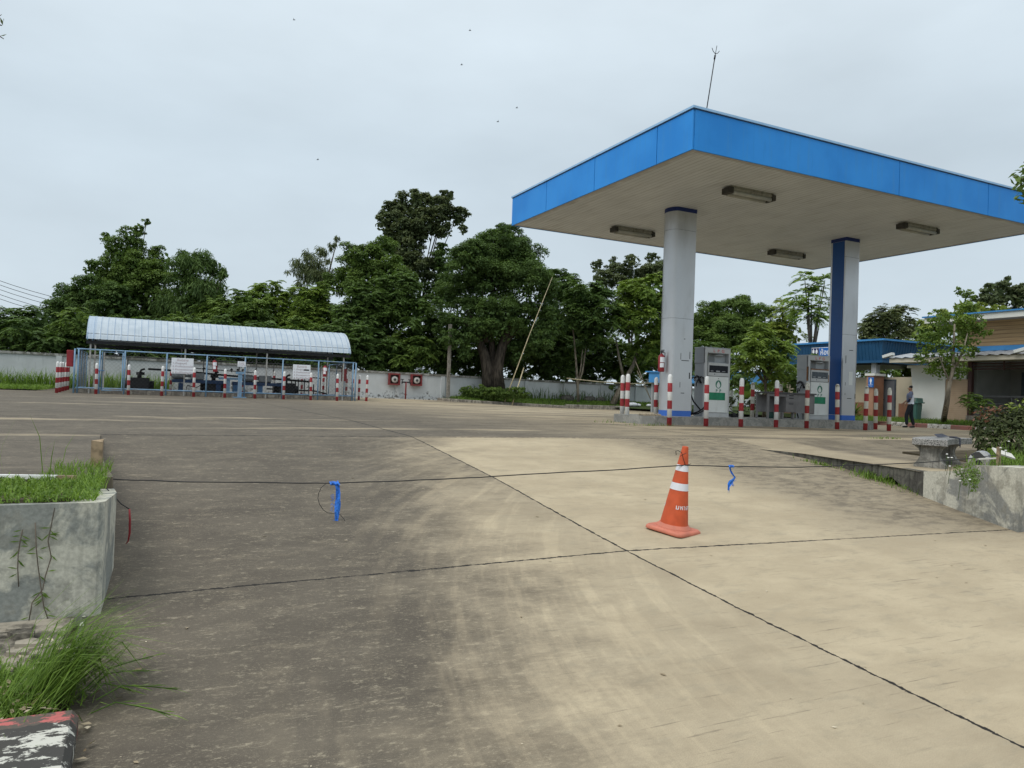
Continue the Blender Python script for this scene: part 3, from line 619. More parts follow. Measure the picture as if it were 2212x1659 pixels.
# lights under the canopy: lamp housing with two tube covers and end blocks
def lamp_fixture(x, y, label):
    t = thing('strip_light', label, 'light', (x, y, CZ0), 'strip lights under the canopy')
    def P(mb, nm, mt): local(mb.build(nm, mt), t)
    mb = MB(); mb.prism([(-.70, -.13), (.70, -.13), (.70, .13), (-.70, .13)], -.05, .012); mb.extrude([(-.10, -.12), (.10, -.12), (.15, -.05), (-.15, -.05)], (-.70, 0, 0), (.70, 0, 0)); P(mb, 'housing', 'fixture')
    for s_ in (-1, 1):
        mb = MB(); mb.tube([(-.62, s_*.105, -.15), (.62, s_*.105, -.15)], .048, 10); P(mb, 'tube_cover', 'lamp')
        mb = MB(); mb.box((s_*.70-.06, -.16, -.17), (s_*.70+.06, .16, -.02), .02); P(mb, 'end_block', 'fixdark')
    return t
f0 = lamp_fixture(13.5, 14.25, 'grimy twin strip light under the canopy nearest its front corner')
dup(f0, (13.62, 19.4, CZ0), 'strip light under the canopy, left of the rounded column'); dup(f0, (20.05, 14.3, CZ0), 'strip light under the canopy, right of the blue panelled column'); dup(f0, (20.0, 19.2, CZ0), 'strip light near the back corner of the canopy, between the two columns')

# lightning rod
t = thing('lightning_rod', 'thin dark lightning rod with a forked tip, leaning on the canopy roof', 'lightning rod', (10.67, 12.62, 6.98))
mb = MB(); mb.tube([(10.67, 12.62, 6.98), (10.895, 12.66, 8.24)], .012, 6); mb.build('rod', 'black', t)
mb = MB(); tip = Vector((10.895, 12.66, 8.24)); mb.tube([tip-Vector((.012, 0, .06)), tip+Vector((.005, 0, .03))], .02, 6); mb.tube([tip, tip+Vector((.045, 0, .25))], .007, 5)
for dx, dz in ((-.09, .14), (.12, .12)): mb.tube([tip+Vector((.01, 0, .06)), tip+Vector((dx*.6, 0, dz*.75)), tip+Vector((dx, 0, dz+.03))], .007, 5)
mb.build('forked_tip', 'black', t)
mb = MB(); mb.cyl((10.67, 12.62, 6.975), (10.675, 12.62, 7.03), .035, .02, 10); mb.build('foot', 'black', t)

# ------------------------------------------------------------------ pump island
mb = MB(); mb.prism([(12.1, 15.95), (20.5, 15.95), (20.62, 16.06), (20.62, 17.6), (20.5, 17.7), (12.1, 17.7), (11.85, 17.5), (11.75, 17.1), (11.75, 16.5), (11.85, 16.15)], -.2, .305)
bmesh.ops.bevel(mb.bm, geom=[e for e in mb.bm.edges if all(v.co.z > .3 for v in e.verts)], offset=.012, segments=2, affect='EDGES')
tag(mb.build('pump_island', 'island'), 'long low grey concrete island carrying the pumps and columns', 'island')
mb = MB()
for k in range(6): mb.tube([(12.02+.10*k, 16.28, .33), (12.02+.10*k+.01, 16.55, .335)], .028, 7)
mb.box((11.98, 16.26, .306), (12.62, 16.32, .318)); mb.box((11.98, 16.5, .306), (12.62, 16.56, .318))
tag(mb.build('stick_bundle', 'trunkstick'), 'flat bundle of brown sticks on the island foot of the rounded column', 'sticks')

def pump(x0, label, clean):
    """gas dispenser: width .93, depth .95, height 1.98; its front stands at y = 0"""
    t = thing('gas_pump', label, 'gas pump', (x0, 16.6, .305))
    def P(mb, nm, mt): return local(mb.build(nm, mt), t)
    W, D, H = .93, .45, 1.985
    mb = MB(); mb.box((0.02, .03, 0), (W-.02, D, 1.53)); P(mb, 'cabinet', 'pumpgrey')
    mb = MB()   # upper housing with a see-through bay
    mb.box((0.0, .02, 1.53), (.10, D, H-.03)); mb.box((W-.06, .02, 1.53), (W, D, H-.03)); mb.box((.10, .02, 1.815), (W-.06, D, H-.03)); mb.box((.10, .05, 1.53), (W-.06, D-.01, 1.565)); mb.box((.47, .14, 1.565), (W-.06, D-.03, 1.815)); P(mb, 'upper_housing', 'pumpgrey')
    mb = MB(); mb.lathe([(.17, 0), (.17, .03), (.10, .055), (0, .06)], (.60, .19, 1.755), 20); P(mb, 'bay_dome', 'pumpgrey')
    mb = MB(); mb.box((-.012, -.002, H-.03), (W+.012, D+.01, H), .006); P(mb, 'top_lid', 'galv')
    mb = MB(); mb.box((0, 0, 0.0), (.085, .05, H-.03)); mb.box((W-.05, 0, 0), (W, .05, H-.03)); mb.box((.085, 0, 1.83), (W-.05, .05, H-.03)); mb.box((.085, 0, 0), (W-.05, .03, .12)); P(mb, 'front_frame', 'pumppale')
    d = P(MB().box((.12, -.014, 1.17), (W-.06, .035, 1.545), .006), 'display_panel', 'pumppale')
    def Q(mb, nm, mt, p):
        o = mb.build(nm, mt); o.parent = p; return o
    Q(MB().box((.15, -.017, 1.27), (W-.09, -.0145, 1.47)), 'display_window', 'darkglass' if clean else 'greyglass', d)
    mb = MB()
    for x, z, a, b in ((.2, 1.30, .1, .02), (.40, 1.29, .14, .035), (.62, 1.30, .12, .015)): mb.box((x, -.019, z), (x+a, -.0172, z+b))
    Q(mb, 'meter_parts', 'pumpgrey', d)
    mb = MB(); mb.lathe([(.016, 0), (.016, .006)], (0, 0, 0), 10); mb.xform(Matrix.Translation((.35, -.014, 1.225)) @ Matrix.Rotation(R(90), 4, 'X')); Q(mb, 'button', 'greyseam', d)
    dr = P(MB().box((.12, -.016, .13), (W-.06, .03, 1.155), .005), 'front_door', 'pumpwhite')
    Q(MB().box((.16, -.019, .485), (W-.17, -.0165, .70)), 'green_sticker', 'pumpgreen', dr)
    mb = MB()   # green ring with a white drop
    cx, cz = .50, .935
    for k in range(28):
        a0, a1 = k*2*math.pi/28, (k+1)*2*math.pi/28
        def rad(a, o):
            if o: return .112*math.sin(a)*.95, .118*math.cos(a)
            rr = .078; tipf = max(0, math.cos(a))**6*.028
            return rr*math.sin(a)*.86*(1-.25*max(0, math.cos(a))), rr*math.cos(a)-.022+tipf
        p = [rad(a0, 1), rad(a1, 1), rad(a1, 0), rad(a0, 0)]
        mb.face([(cx+x, -.0185, cz+z) for x, z in p])
    Q(mb, 'logo', 'logogreen', dr)
    l = lettering('lettering', 'P  P', .125, 'logogreen', dr, (0, 0, 0), (1, 0, 0), (0, 0, 1), bold=.002); l.matrix_parent_inverse = Matrix.Identity(4); l.location = (.505, -.0175, .745)
    mb = MB(); mb.lathe([(.012, 0), (.012, .005)], (0, 0, 0), 10); mb.xform(Matrix.Translation((.5, -.016, 1.10)) @ Matrix.Rotation(R(90), 4, 'X')); Q(mb, 'lock', 'black', dr)
    l = lettering('lettering', 'L  P  G', .115, 'lpgred', t, (0, 0, 0), (1, 0, 0), (0, 0, 1), bold=.002, sx=1.25); l.matrix_parent_inverse = Matrix.Identity(4); l.location = (.50, -.001, 1.885)
    # nozzle, holster and hose on the left side
    mb = MB(); mb.box((-.05, .10, .98), (.02, .32, 1.06), .01); mb.ball((-.04, .38, 1.05), .04, 1); P(mb, 'nozzle_holster', 'pumpgrey')
    mb = MB(); mb.tube([(-.04, .10, .95), (-.10, .13, 1.12), (-.09, .23, 1.15), (-.07, .34, 1.10)], [.03, .035, .04, .03], 8); mb.tube([(-.10, .15, 1.05), (-.14, .17, .94), (-.11, .22, .86)], .016, 6); P(mb, 'nozzle', 'black')
    mb = MB()
    if clean:
        mb.tube([(-.04, .22, 1.0), (-.03, .12, 1.14), (.0, .02, 1.10), (-.02, -.02, .95)], .019, 8)
        mb.tube([(-.12, .34, 1.12), (-.24, .36, 1.0), (-.27, .30, .7), (-.20, .2, .42), (-.05, .05, .18), (-.02, -.05, .28)], .022, 8); mb.tube([(-.03, -.05, .25), (-.12, .1, .13), (-.25, .3, .06), (-.42, .45, .045), (-.46, .6, .04)], .022, 8); mb.tube([(-.02, -.03, .18), (-.1, .12, .08), (-.3, .35, .035)], .02, 8)
    else: mb.tube([(-.08, .3, .95), (-.12, .32, .6), (-.1, .3, .2), (-.15, .2, .03)], .02, 8)
    P(mb, 'hose', 'blackrub')
    if clean:
        mb = MB(); mb.tube([(W, .4, .95), (W+.06, .35, .8), (W+.05, .3, .45), (W+.15, .15, .18), (W+.3, .0, .1), (W+.42, -.1, .2)], .016, 8); mb.tube([(W+.02, .3, .06), (W+.25, .1, .03), (W+.6, .05, .025), (W+.75, .2, .1), (W+.6, .3, .18)], .02, 8); mb.box((W+.18, .0, .0), (W+.34, .14, .12), .03); P(mb, 'fallen_hose', 'blackrub')
    else:
        mb = MB(); mb.box((-.003, .0, 1.18), (.02, .06, 1.62)); mb.box((.10, -.02, 1.53), (W-.06, -.002, 1.565)); mb.box((W-.075, -.019, 1.17), (W-.05, -.002, 1.40)); P(mb, 'rust_streak', 'rust')
    return t
pump(14.27, 'tall grey and white LPG pump with dark display beside the rounded column', True)
pump(18.33, 'rust-streaked LPG pump behind the desk, against the blue panelled column', False)

# ------------------------------------------------------------------ desk
t = thing('desk', 'old grey steel office desk standing on the pump island', 'desk', (17.1, 16.25, .305))
x0, x1, y0, y1 = 16.12, 17.98, 16.02, 16.5
MB().box((x0-.02, y0-.03, 1.045), (x1+.06, y1, 1.085), .006).build('desk_top', 'desktop', t)
MB().box((x0+.02, y0+.01, .96), (x0+.699, y0+.03, 1.044)).build('apron', 'desk', t)
MB().box((x0+.05, y1-.04, .50), (x0+.8, y1-.02, 1.0)).build('modesty_panel', 'desk', t)
cab = MB().box((x0+.70, y0+.01, .50), (x0+1.13, y1-.02, 1.044)).build('drawer_cabinet', 'desk', t)
for a, b in ((.965, 1.035), (.80, .955), (.52, .79)):
    dd = MB().box((x0+.71, y0-.005, a), (x0+1.11, y0+.009, b), .003).build('drawer', 'desk', cab)
    o = MB().box((x0+.82, y0-.012, b-.045), (x0+1.0, y0-.0055, b-.022), .002).build('handle', 'black', cab)
MB().box((x0+1.132, y0+.02, .49), (x1-.02, y0+.05, 1.044)).build('side_panel', 'desk', t)
MB().box((x1-.018, y0+.02, .47), (x1+.03, y1-.02, 1.044)).build('end_panel', 'desk', t)
for xx, yy, zt_ in ((x0, y0, 1.044), (x0, y1-.05, 1.044)): MB().box((xx, yy, .305), (xx+.06, yy+.045, zt_)).build('leg', 'desk', t)
for xx in (x0+.62, x0+1.05, x1-.36): MB().box((xx, y0+.05, .305), (xx+.07, y0+.12, .499)).build('leg', 'desk', t)
mb = MB(); mb.lathe([(.10, 0), (.13, .15), (.13, .2), (0, .2)], (16.95, 16.7, .305), 14); tag(mb.build('small_tub', 'bin'), 'small dull green tub on the floor under the desk', 'tub')

# ------------------------------------------------------------------ bollards
def bollard_mesh(worn):
    mb = MB(); mb.lathe([(.062, -.1), (.062, 1.24), (.058, 1.275), (.045, 1.31), (.025, 1.328), (0, 1.333)], seg=20)
    me = bpy.data.meshes.new('bollard'); mb.bm.to_mesh(me); mb.bm.free(); me.materials.append(M['stripe_worn' if worn else 'stripe']); return me
BM0, BM1 = bollard_mesh(False), bollard_mesh(True)
def bollard(u, v, label, group, worn=False, lean=(0, 0)):
    o = bpy.data.objects.new('bollard', BM1 if worn else BM0); COL.objects.link(o); o.location = (u, v, zp(u, v)); o.rotation_euler = (R(random.uniform(-.9, .9)), R(random.uniform(-.9, .9)), random.uniform(0, 6.28))
    return tag(o, label, 'bollard', group)
GP = 'red and white bollards around the pump island'
for u, v, l, wn_ in ((11.84, 16.87, 'bollard at the left end of the pump island, nearer of the overlapping pair', 0), (12.43, 17.95, 'bollard half hidden behind the leftmost bollard of the pump island', 0),
    (12.25, 15.55, 'bollard standing in front of the rounded silver column', 0), (13.42, 15.5, 'bollard in front of the left edge of the clean LPG pump', 0), (14.66, 15.53, 'bollard just right of the clean LPG pump, before the island', 0),
    (16.08, 15.65, 'bollard in front of the open half of the desk', 0), (17.2, 15.58, 'bollard in front of the right end of the desk', 1), (18.36, 15.5, 'rust-topped bollard in front of the deep blue column panel', 1),
    (19.5, 15.45, 'bollard at the right front corner of the pump island', 1), (21.5, 16.65, 'farther bollard past the right end of the pump island, between two others', 1), (20.62, 15.5, 'rightmost bollard of the pump island, with a rusty cap', 1)):
    bollard(u, v, l, GP, bool(wn_))
for u, v, l, wn_ in ((13.97, 18.4, 'bollard behind the pump island, seen at the left edge of the rounded column', 0), (15.15, 18.3, 'bollard behind the island, seen in the slit between rounded column and pump', 0), (17.55, 18.1, 'weathered bollard behind the island, between the clean pump and the desk', 1), (18.65, 18.0, 'grimy bollard behind the desk, only its top showing', 1)):
    bollard(u, v, l, GP, bool(wn_))
GC = 'red and white bollards around the fenced compound'
ORD = ['leftmost', 'second', 'third', 'fourth', 'fifth', 'sixth', 'seventh', 'eighth', 'ninth']
for k, u in enumerate((-1.76, -.52, .80, 2.11, 3.43, 4.75, 6.06, 7.33, 8.60)):
    bollard(u, 36.75, (ORD[k]+' bollard' if k else 'leftmost bollard')+' from the left in the row before the compound front fence', GC)
for k, v in enumerate((36.9, 38.2, 39.5, 40.8, 42.1)):
    bollard(-3.22, v, ['nearest', 'second', 'middle', 'fourth', 'farthest'][k]+' bollard of the tight row left of the compound', GC)
for k, v in enumerate((37.6, 39.1, 40.5, 41.9)):
    bollard(10.3, v, ['nearest', 'second', 'third', 'farthest'][k]+' bollard of the row right of the compound', GC)
for k, u in enumerate((1.35, 4.9, 6.5, 8.0, 9.2)):
    bollard(u, 42.7, ['first', 'second', 'third', 'fourth', 'last'][k]+' bollard from the left behind the compound, seen through its mesh', GC)

# ------------------------------------------------------------------ extinguishers
def extinguisher(c, h, r, label, tilt=0.0, face=(0, -1)):
    t = thing('fire_extinguisher', label, 'fire extinguisher', c, 'fire extinguishers')
    t.rotation_euler = (0, R(tilt), math.atan2(face[1], face[0])+math.pi/2)
    def P(mb, nm, mt): return local(mb.build(nm, mt), t)
    mb = MB(); mb.lathe([(r*.9, 0), (r, .02), (r, h*.82), (r*.8, h*.9), (r*.3, h*.97), (r*.25, h)], seg=20); P(mb, 'cylinder', 'red')
    mb = MB(); mb.tube([(0, 0, h), (0, 0, h+.05)], r*.22, 8); mb.box((-.012, -.10, h+.05), (.012, .03, h+.075)); mb.box((-.012, -.11, h+.085), (.012, .02, h+.10)); P(mb, 'valve', 'black')
    mb = MB(); mb.tube([(0, -.02, h+.04), (r*.8, -.06, h+.02), (r*1.1, -.02, h*.8), (r*1.05, 0, h*.35)], .012, 6); P(mb, 'hose', 'blackrub')
    mb = MB()
    for a0, a1, z0, z1 in ((-2.6, -.7, h*.52, h*.80), (-2.6, -1.3, h*.24, h*.48)):
        n_ = 8
        for k in range(n_):
            A, B = a0+(a1-a0)*k/n_, a0+(a1-a0)*(k+1)/n_; q = r+.003
            mb.face([(q*math.cos(A), q*math.sin(A), z0), (q*math.cos(B), q*math.sin(B), z0), (q*math.cos(B), q*math.sin(B), z1), (q*math.cos(A), q*math.sin(A), z1)])
    P(mb, 'paper_label', 'signwhite'); return t
extinguisher((12.74, 16.60, 1.51), .50, .088, 'large red extinguisher hung on the rounded silver column')
extinguisher((20.52, 16.95, 1.60), .46, .08, 'red extinguisher peeking from behind the blue panelled column', face=(.4, -.9))
extinguisher((3.05, 37.5, 1.33), .56, .10, 'tilted red extinguisher hanging in the middle of the compound fence', tilt=-6)
extinguisher((8.12, 37.48, 1.32), .56, .10, 'upright red extinguisher near the right end of the compound fence')
mb = MB(); mb.box((-2.98, 37.72, 1.30), (-2.72, 37.95, 2.02), .02); tag(mb.build('extinguisher_cabinet', 'red'), 'narrow red extinguisher cabinet on the left corner of the compound fence', 'cabinet')
mb = MB(); mb.box((9.36, 39.0, 1.15), (9.6, 39.25, 1.8), .02); tag(mb.build('extinguisher_cabinet', 'red'), 'red extinguisher cabinet inside the right end of the compound', 'cabinet')
# ------------------------------------------------------------------ fenced gas compound
FX0, FX1, FY0, FY1, FZ, FT = -2.55, 9.62, 37.6, 43.0, .17, 2.09
struct(MB().box((FX0-.1, FY0+.35, -.2), (FX1+.1, FY1+.1, .345)).build('compound_floor', 'kerb'))
fence = thing('wire_fence', 'pale blue framed wire mesh fence with a gate around the gas compound', 'fence', (3.5, 37.6, FZ))
def link_mesh(p0, p1, z0, z1, sp=.17, w=.0045):
    """diamond wire between two posts"""
    p0, p1 = Vector(p0), Vector(p1); L = (p1-p0).length; d = (p1-p0)/L; H = z1-z0; mb = MB(); n_ = int((L+H)/sp)+1
    for s_ in (1, -1):
        for k in range(n_+1):
            a = k*sp-H; lo, hi = max(a, 0), min(a+H, L)
            if hi-lo < .05: continue
            za, zb2 = (lo-a, hi-a) if s_ == 1 else (H-(lo-a), H-(hi-a))
            A = Vector((p0.x+d.x*lo, p0.y+d.y*lo, z0+za)); B = Vector((p0.x+d.x*hi, p0.y+d.y*hi, z0+zb2)); mb.bar(A, B, w)
    return mb
posts = [-2.52, -1.70, -.72, .98, 2.68, 4.37, 6.11, 7.83, 9.56]
for u in posts: MB().cyl((u, FY0, FZ-.1), (u, FY0, FT), .035, seg=8).build('post', 'bluesteel', fence)
for u in (-2.66, 9.70): MB().cyl((u, FY0-.03, FZ-.1), (u, FY0-.03, FT), .035, seg=8).build('post', 'bluesteel', fence)
for u in (-2.52, 9.56):
    for v in (39.4, 41.2, 43.0): MB().cyl((u, v, FZ-.1), (u, v, FT), .03, seg=8).build('post', 'bluesteel', fence)
for u in (-.7, 1.1, 2.9, 4.7, 6.5, 8.2): MB().cyl((u, FY1, FZ-.1), (u, FY1, 1.98), .03, seg=8).build('post', 'black', fence)
for zz, nm in ((FT, 'top_rail'), (.40, 'bottom_rail')):
    MB().tube([(FX0-.05, FY0, zz), (FX1+.05, FY0, zz)], .03, 8).build(nm, 'bluesteel', fence)
    for u in (-2.52, 9.56): MB().tube([(u, FY0, zz), (u, FY1, zz)], .028, 8).build(nm, 'bluesteel', fence)
    MB().tube([(FX0, FY1, zz-.08), (FX1, FY1, zz-.08)], .024, 8).build(nm, 'black', fence)
for a, b in (((-2.52, FY0), (-1.70, FY0)), ((-.72, FY0), (9.56, FY0)), ((-2.52, FY0), (-2.52, FY1)), ((9.56, FY0), (9.56, FY1))):
    link_mesh((a[0], a[1]+.02, 0), (b[0], b[1]+.02, 0), .40, FT).build('mesh', 'wire', fence)
gate = MB().tube([(-1.60, FY0-.01, .32), (-1.60, FY0-.01, 2.0), (-.80, FY0-.01, 2.0), (-.80, FY0-.01, .32), (-1.60, FY0-.01, .32)], .03, 8).build('gate', 'bluesteel', fence)
link_mesh((-1.6, FY0-.01, 0), (-.8, FY0-.01, 0), .35, 1.98).build('mesh', 'wire', gate)
MB().tube([(-1.74, FY0-.05, 1.18), (-1.50, FY0-.06, 1.18)], .022, 6).build('latch', 'midblue', gate)

# arched carport
sh = thing('carport', 'arched corrugated metal roof on thin posts over the fenced compound', 'carport', (3.5, 39.7, .2))
RY0, RY1, RX0, RX1 = 37.72, 41.9, -2.27, 9.46
def arch(t):   # t 0..1 from front eave to back eave
    a = R(22)+t*R(136); return (RY0+RY1)/2-math.cos(a)*(RY1-RY0)/2/math.cos(R(22)), 2.56+(math.sin(a)-math.sin(R(22)))*1.15/(1-math.sin(R(22)))
mb = MB(); nu, nvv = 360, 26; rows = []
for i in range(nu+1):
    u = RX0+(RX1-RX0)*i/nu; ph = ((u-RX0)/.27) % 1.0; hgt = .014 if (ph < .10 or ph > .93) else (.005 if .45 < ph < .5 else 0)
    rows.append([mb.bm.verts.new((u, arch(j/nvv)[0], arch(j/nvv)[1]+hgt)) for j in range(nvv+1)])
for i in range(nu):
    for j in range(nvv): mb.bm.faces.new((rows[i][j], rows[i+1][j], rows[i+1][j+1], rows[i][j+1])).smooth = False
g = G('corrugated_sheet', 0.5, 0.15, 0.4); X, Y, Z = g.xyz()
ph = g.math('FRACT', g.math('ADD', g.math('DIVIDE', g.math('SUBTRACT', X, RX0), .27), .07)); rib = g.math('LESS_THAN', ph, .10)
c = g.mix(g.step(g.noise(2.0, det=5), .3, .7), (0.37, 0.43, 0.48), (0.45, 0.505, 0.55)); c = g.mix(g.math('MULTIPLY', rib, .75), c, (0.16, 0.24, 0.36))
lap = g.math('LESS_THAN', g.math('FRACT', g.math('MULTIPLY', Z, 2.4)), .05); c = g.mix(g.math('MULTIPLY', lap, .3), c, (0.3, 0.38, 0.46)); c = g.mix(g.math('MULTIPLY', g.math('LESS_THAN', X, -1.9), .3), c, (0.22, 0.33, 0.47)); g.color(c); M['corr'] = g.m
mb.build('roof', 'corr', sh)
for u in (RX0+.05, RX1-.05):
    mb = MB(); mb.tube([(u, arch(k/14)[0], arch(k/14)[1]-.035) for k in range(15)], .03, 6); mb.build('end_arch', 'bluesteel', sh)
for u in (-2.1, 1.75, 5.4, 9.15):
    mb = MB(); mb.tube([(u, arch(k/14)[0], arch(k/14)[1]-.06) for k in range(15)], .03, 6); mb.bar((u, RY0+.1, 2.5), (u, RY1-.1, 2.5), .05); mb.build('truss', 'black', sh)
    MB().bar((u, 37.95, .1), (u, 37.95, 2.6), .065).build('post', 'greypost', sh)
    MB().bar((u, 41.65, .1), (u, 41.65, 2.6), .065).build('post', 'greypost', sh)
for k in (1, 4, 7, 10, 13):
    y, z = arch(k/14); MB().bar((RX0, y, z-.045), (RX1, y, z-.045), .05).build('purlin', 'black', sh)
MB().bar((RX0, 37.9, 2.42), (RX1, 37.9, 2.42), .09, .14).build('eave_beam', 'black', sh); MB().bar((RX0, 41.7, 2.42), (RX1, 41.7, 2.42), .09, .14).build('eave_beam', 'black', sh)
MB().bar((-2.1, 38.0, 1.85), (-1.55, 38.0, 1.85), .05).build('bracket', 'greypost', sh); MB().bar((-1.55, 38.0, .2), (-1.55, 38.0, 2.0), .06).build('bracket', 'greypost', sh)

# skid with motors, pumps and pipes
sk = thing('steel_skid', 'long dark blue steel bench carrying grey motors inside the compound', 'skid', (4.0, 40.0, .24))
MB().box((1.3, 39.7, .78), (3.75, 40.25, .94)).build('beam', 'navy', sk); MB().box((4.05, 39.7, .76), (6.5, 40.25, .92)).build('beam', 'navy', sk)
for u in (1.7, 3.4, 4.2, 5.4): MB().box((u-.11, 39.75, .345), (u+.11, 40.2, .76)).build('leg', 'midblue' if u > 3.6 else 'navy', sk)
for u, l in ((1.9, 'grey electric motor on the left half of the blue skid, behind the sign'), (5.1, 'grey electric motor on the right half of the blue skid')):
    t = thing('electric_motor', l, 'motor', (u, 39.95, .9))
    MB().tube([(u-.62, 39.95, 1.12), (u-.55, 39.95, 1.12), (u-.1, 39.95, 1.12), (u-.02, 39.95, 1.12)], [.12, .17, .17, .12], 14).build('motor_housing', 'galv', t)
    MB().tube([(u-.02, 39.95, 1.12), (u+.22, 39.95, 1.12)], .07, 10).build('shaft_guard', 'galv', t)
    MB().box((u+.22, 39.78, .96), (u+.85, 40.1, 1.28), .05).build('gearbox', 'pumpgrey', t)
    MB().box((u-.5, 39.8, .9), (u+.8, 40.1, .96)).build('foot_plate', 'black', t)
def black_pump(u, label):
    t = thing('gas_pump_set', label, 'pump', (u, 40.2, .24))
    MB().box((u-.42, 39.9, .345), (u+.42, 40.5, .95), .04).build('body', 'black', t)
    MB().tube([(u-.62, 40.2, .62), (u+.62, 40.2, .62)], .20, 12).build('flange_ends', 'black', t)
    MB().tube([(u-.02, 40.2, .95), (u-.02, 40.2, 1.18)], .10, 10).tube([(u-.17, 40.2, 1.15), (u+.20, 40.2, 1.15)], .07, 8).tube([(u, 40.2, 1.2), (u+.05, 40.2, 1.32), (u+.2, 40.2, 1.38)], .05, 8).build('valve_head', 'black', t)
black_pump(-.1, 'squat black pump left of the blue skid, behind the gate'); black_pump(3.22, 'squat black pump under the middle of the blue skid'); black_pump(6.72, 'squat black pump at the right end of the blue skid')
pp = thing('pipework', 'black gas pipes with valves running across the compound', 'pipes', (4, 40.6, .24))
MB().tube([(.25, 40.3, 1.38), (1.6, 40.6, 1.36), (4, 40.8, 1.22), (6, 40.8, 1.16), (8.2, 40.8, 1.06)], .05, 8).build('pipe', 'black', pp)
MB().tube([(5.8, 40.9, .62), (8.4, 40.9, .58), (9.0, 40.9, .45), (9.05, 40.9, .24)], .04, 8).build('pipe', 'black', pp)
MB().tube([(2.2, 40.4, 1.52), (5.2, 40.5, 1.42)], .025, 6).build('pipe', 'galv', pp)
for u, zt in ((7.1, 1.1), (7.3, 1.15), (7.45, 1.6), (8.0, 2.0), (8.25, .95), (8.6, 2.0)): MB().tube([(u, 40.7, .2), (u, 40.7, zt)], .03, 6).build('riser', 'black' if zt < 1.5 else 'galv', pp)
MB().tube([(6.85, 40.6, 1.12), (7.75, 40.6, 1.08)], .05, 8).build('manifold', 'black', pp); MB().tube([(8.0, 40.7, 1.3), (8.6, 40.7, 1.28), (8.6, 40.7, .9)], .03, 6).build('pipe', 'black', pp)
for u in (2.2, 2.75, 4.05, 4.35, 4.6, 5.2): MB().tube([(u-.06, 40.4, 1.50), (u, 40.4, 1.58), (u+.06, 40.4, 1.50)], .03, 6).tube([(u, 40.4, 1.40), (u, 40.4, 1.60)], .02, 6).build('valve', 'black', pp)
tag(MB().tube([(2.0, 40.0, .66), (2.4, 39.9, .55), (2.75, 39.9, .8)], .02, 6).tube([(1.3, 39.9, .34), (1.9, 40.0, .24), (2.0, 40.0, .66)], .02, 6).build('cable', 'blackrub'), 'loose black cable drooping below the blue skid', 'cable')
# two pale blue stands in front
t = thing('pipe_stand', 'tall pale blue T-shaped pipe stand at the middle of the compound fence', 'stand', (4.16, 37.45, .16)); MB().box((4.06, 37.42, .16), (4.24, 37.5, 1.28)).build('post', 'bluesteel', t); MB().box((3.95, 37.40, 1.281), (4.38, 37.52, 1.38)).build('head', 'bluesteel', t); MB().box((3.86, 37.35, .1), (4.45, 37.58, .20)).build('foot', 'bluesteel', t)
t = thing('pipe_stand', 'shorter pale blue pipe stand inside the fence, between the black pumps', 'stand', (3.72, 38.6, .24)); MB().box((3.62, 38.55, .24), (3.82, 38.7, 1.0)).build('post', 'bluesteel', t); MB().box((3.3, 38.5, 1.001), (4.2, 38.75, 1.10)).build('head', 'bluesteel', t)

# signs on the fence
def fence_sign(u0, u1, z0, z1, label, lines, hl=None):
    t = thing('warning_sign', label, 'sign', ((u0+u1)/2, 37.5, z0))
    MB().box((u0, 37.51, z0), (u1, 37.53, z1), .004).build('board', 'signwhite', t); H = z1-z0; W = u1-u0
    for k, (tx, sz, al) in enumerate(lines):
        y = z1-H*(.14+.20*k) if len(lines) > 2 else z1-H*(.33+.34*k)
        lettering('lettering', tx, sz, 'signink' if k else 'signink2', t, ((u0+u1)/2 if al == 'CENTER' else u0+.05*W, 37.507, y), (1, 0, 0), (0, 0, 1), al, .001, bold=.001)
    if hl: MB().box((u0+W*.62, 37.506, z1-H*.41), (u0+W*.93, 37.509, z1-H*.31)).build('dark_strip', 'greyseam', t)
LN = [('อันตราย', .15, 'CENTER'), ('1. ห้ามสูบบุหรี่', .11, 'LEFT'), ('2. ห้ามก่อประกายไฟ', .11, 'LEFT'), ('3. ห้ามจอดรถขวางทาง', .11, 'LEFT'), ('4. ห้ามใช้โทรศัพท์มือถือ', .11, 'LEFT')]
fence_sign(1.17, 2.10, 1.18, 1.90, 'larger white warning board with faint writing, left part of the compound fence', LN)
fence_sign(6.58, 7.42, 1.16, 1.86, 'white warning board with a dark strip in its text, right part of the fence', LN, True)
fence_sign(4.02, 4.38, 1.63, 1.88, 'small white notice hung between the two warning boards', [('ห้ามเข้า', .08, 'CENTER'), ('เขตหวงห้าม', .07, 'CENTER')])

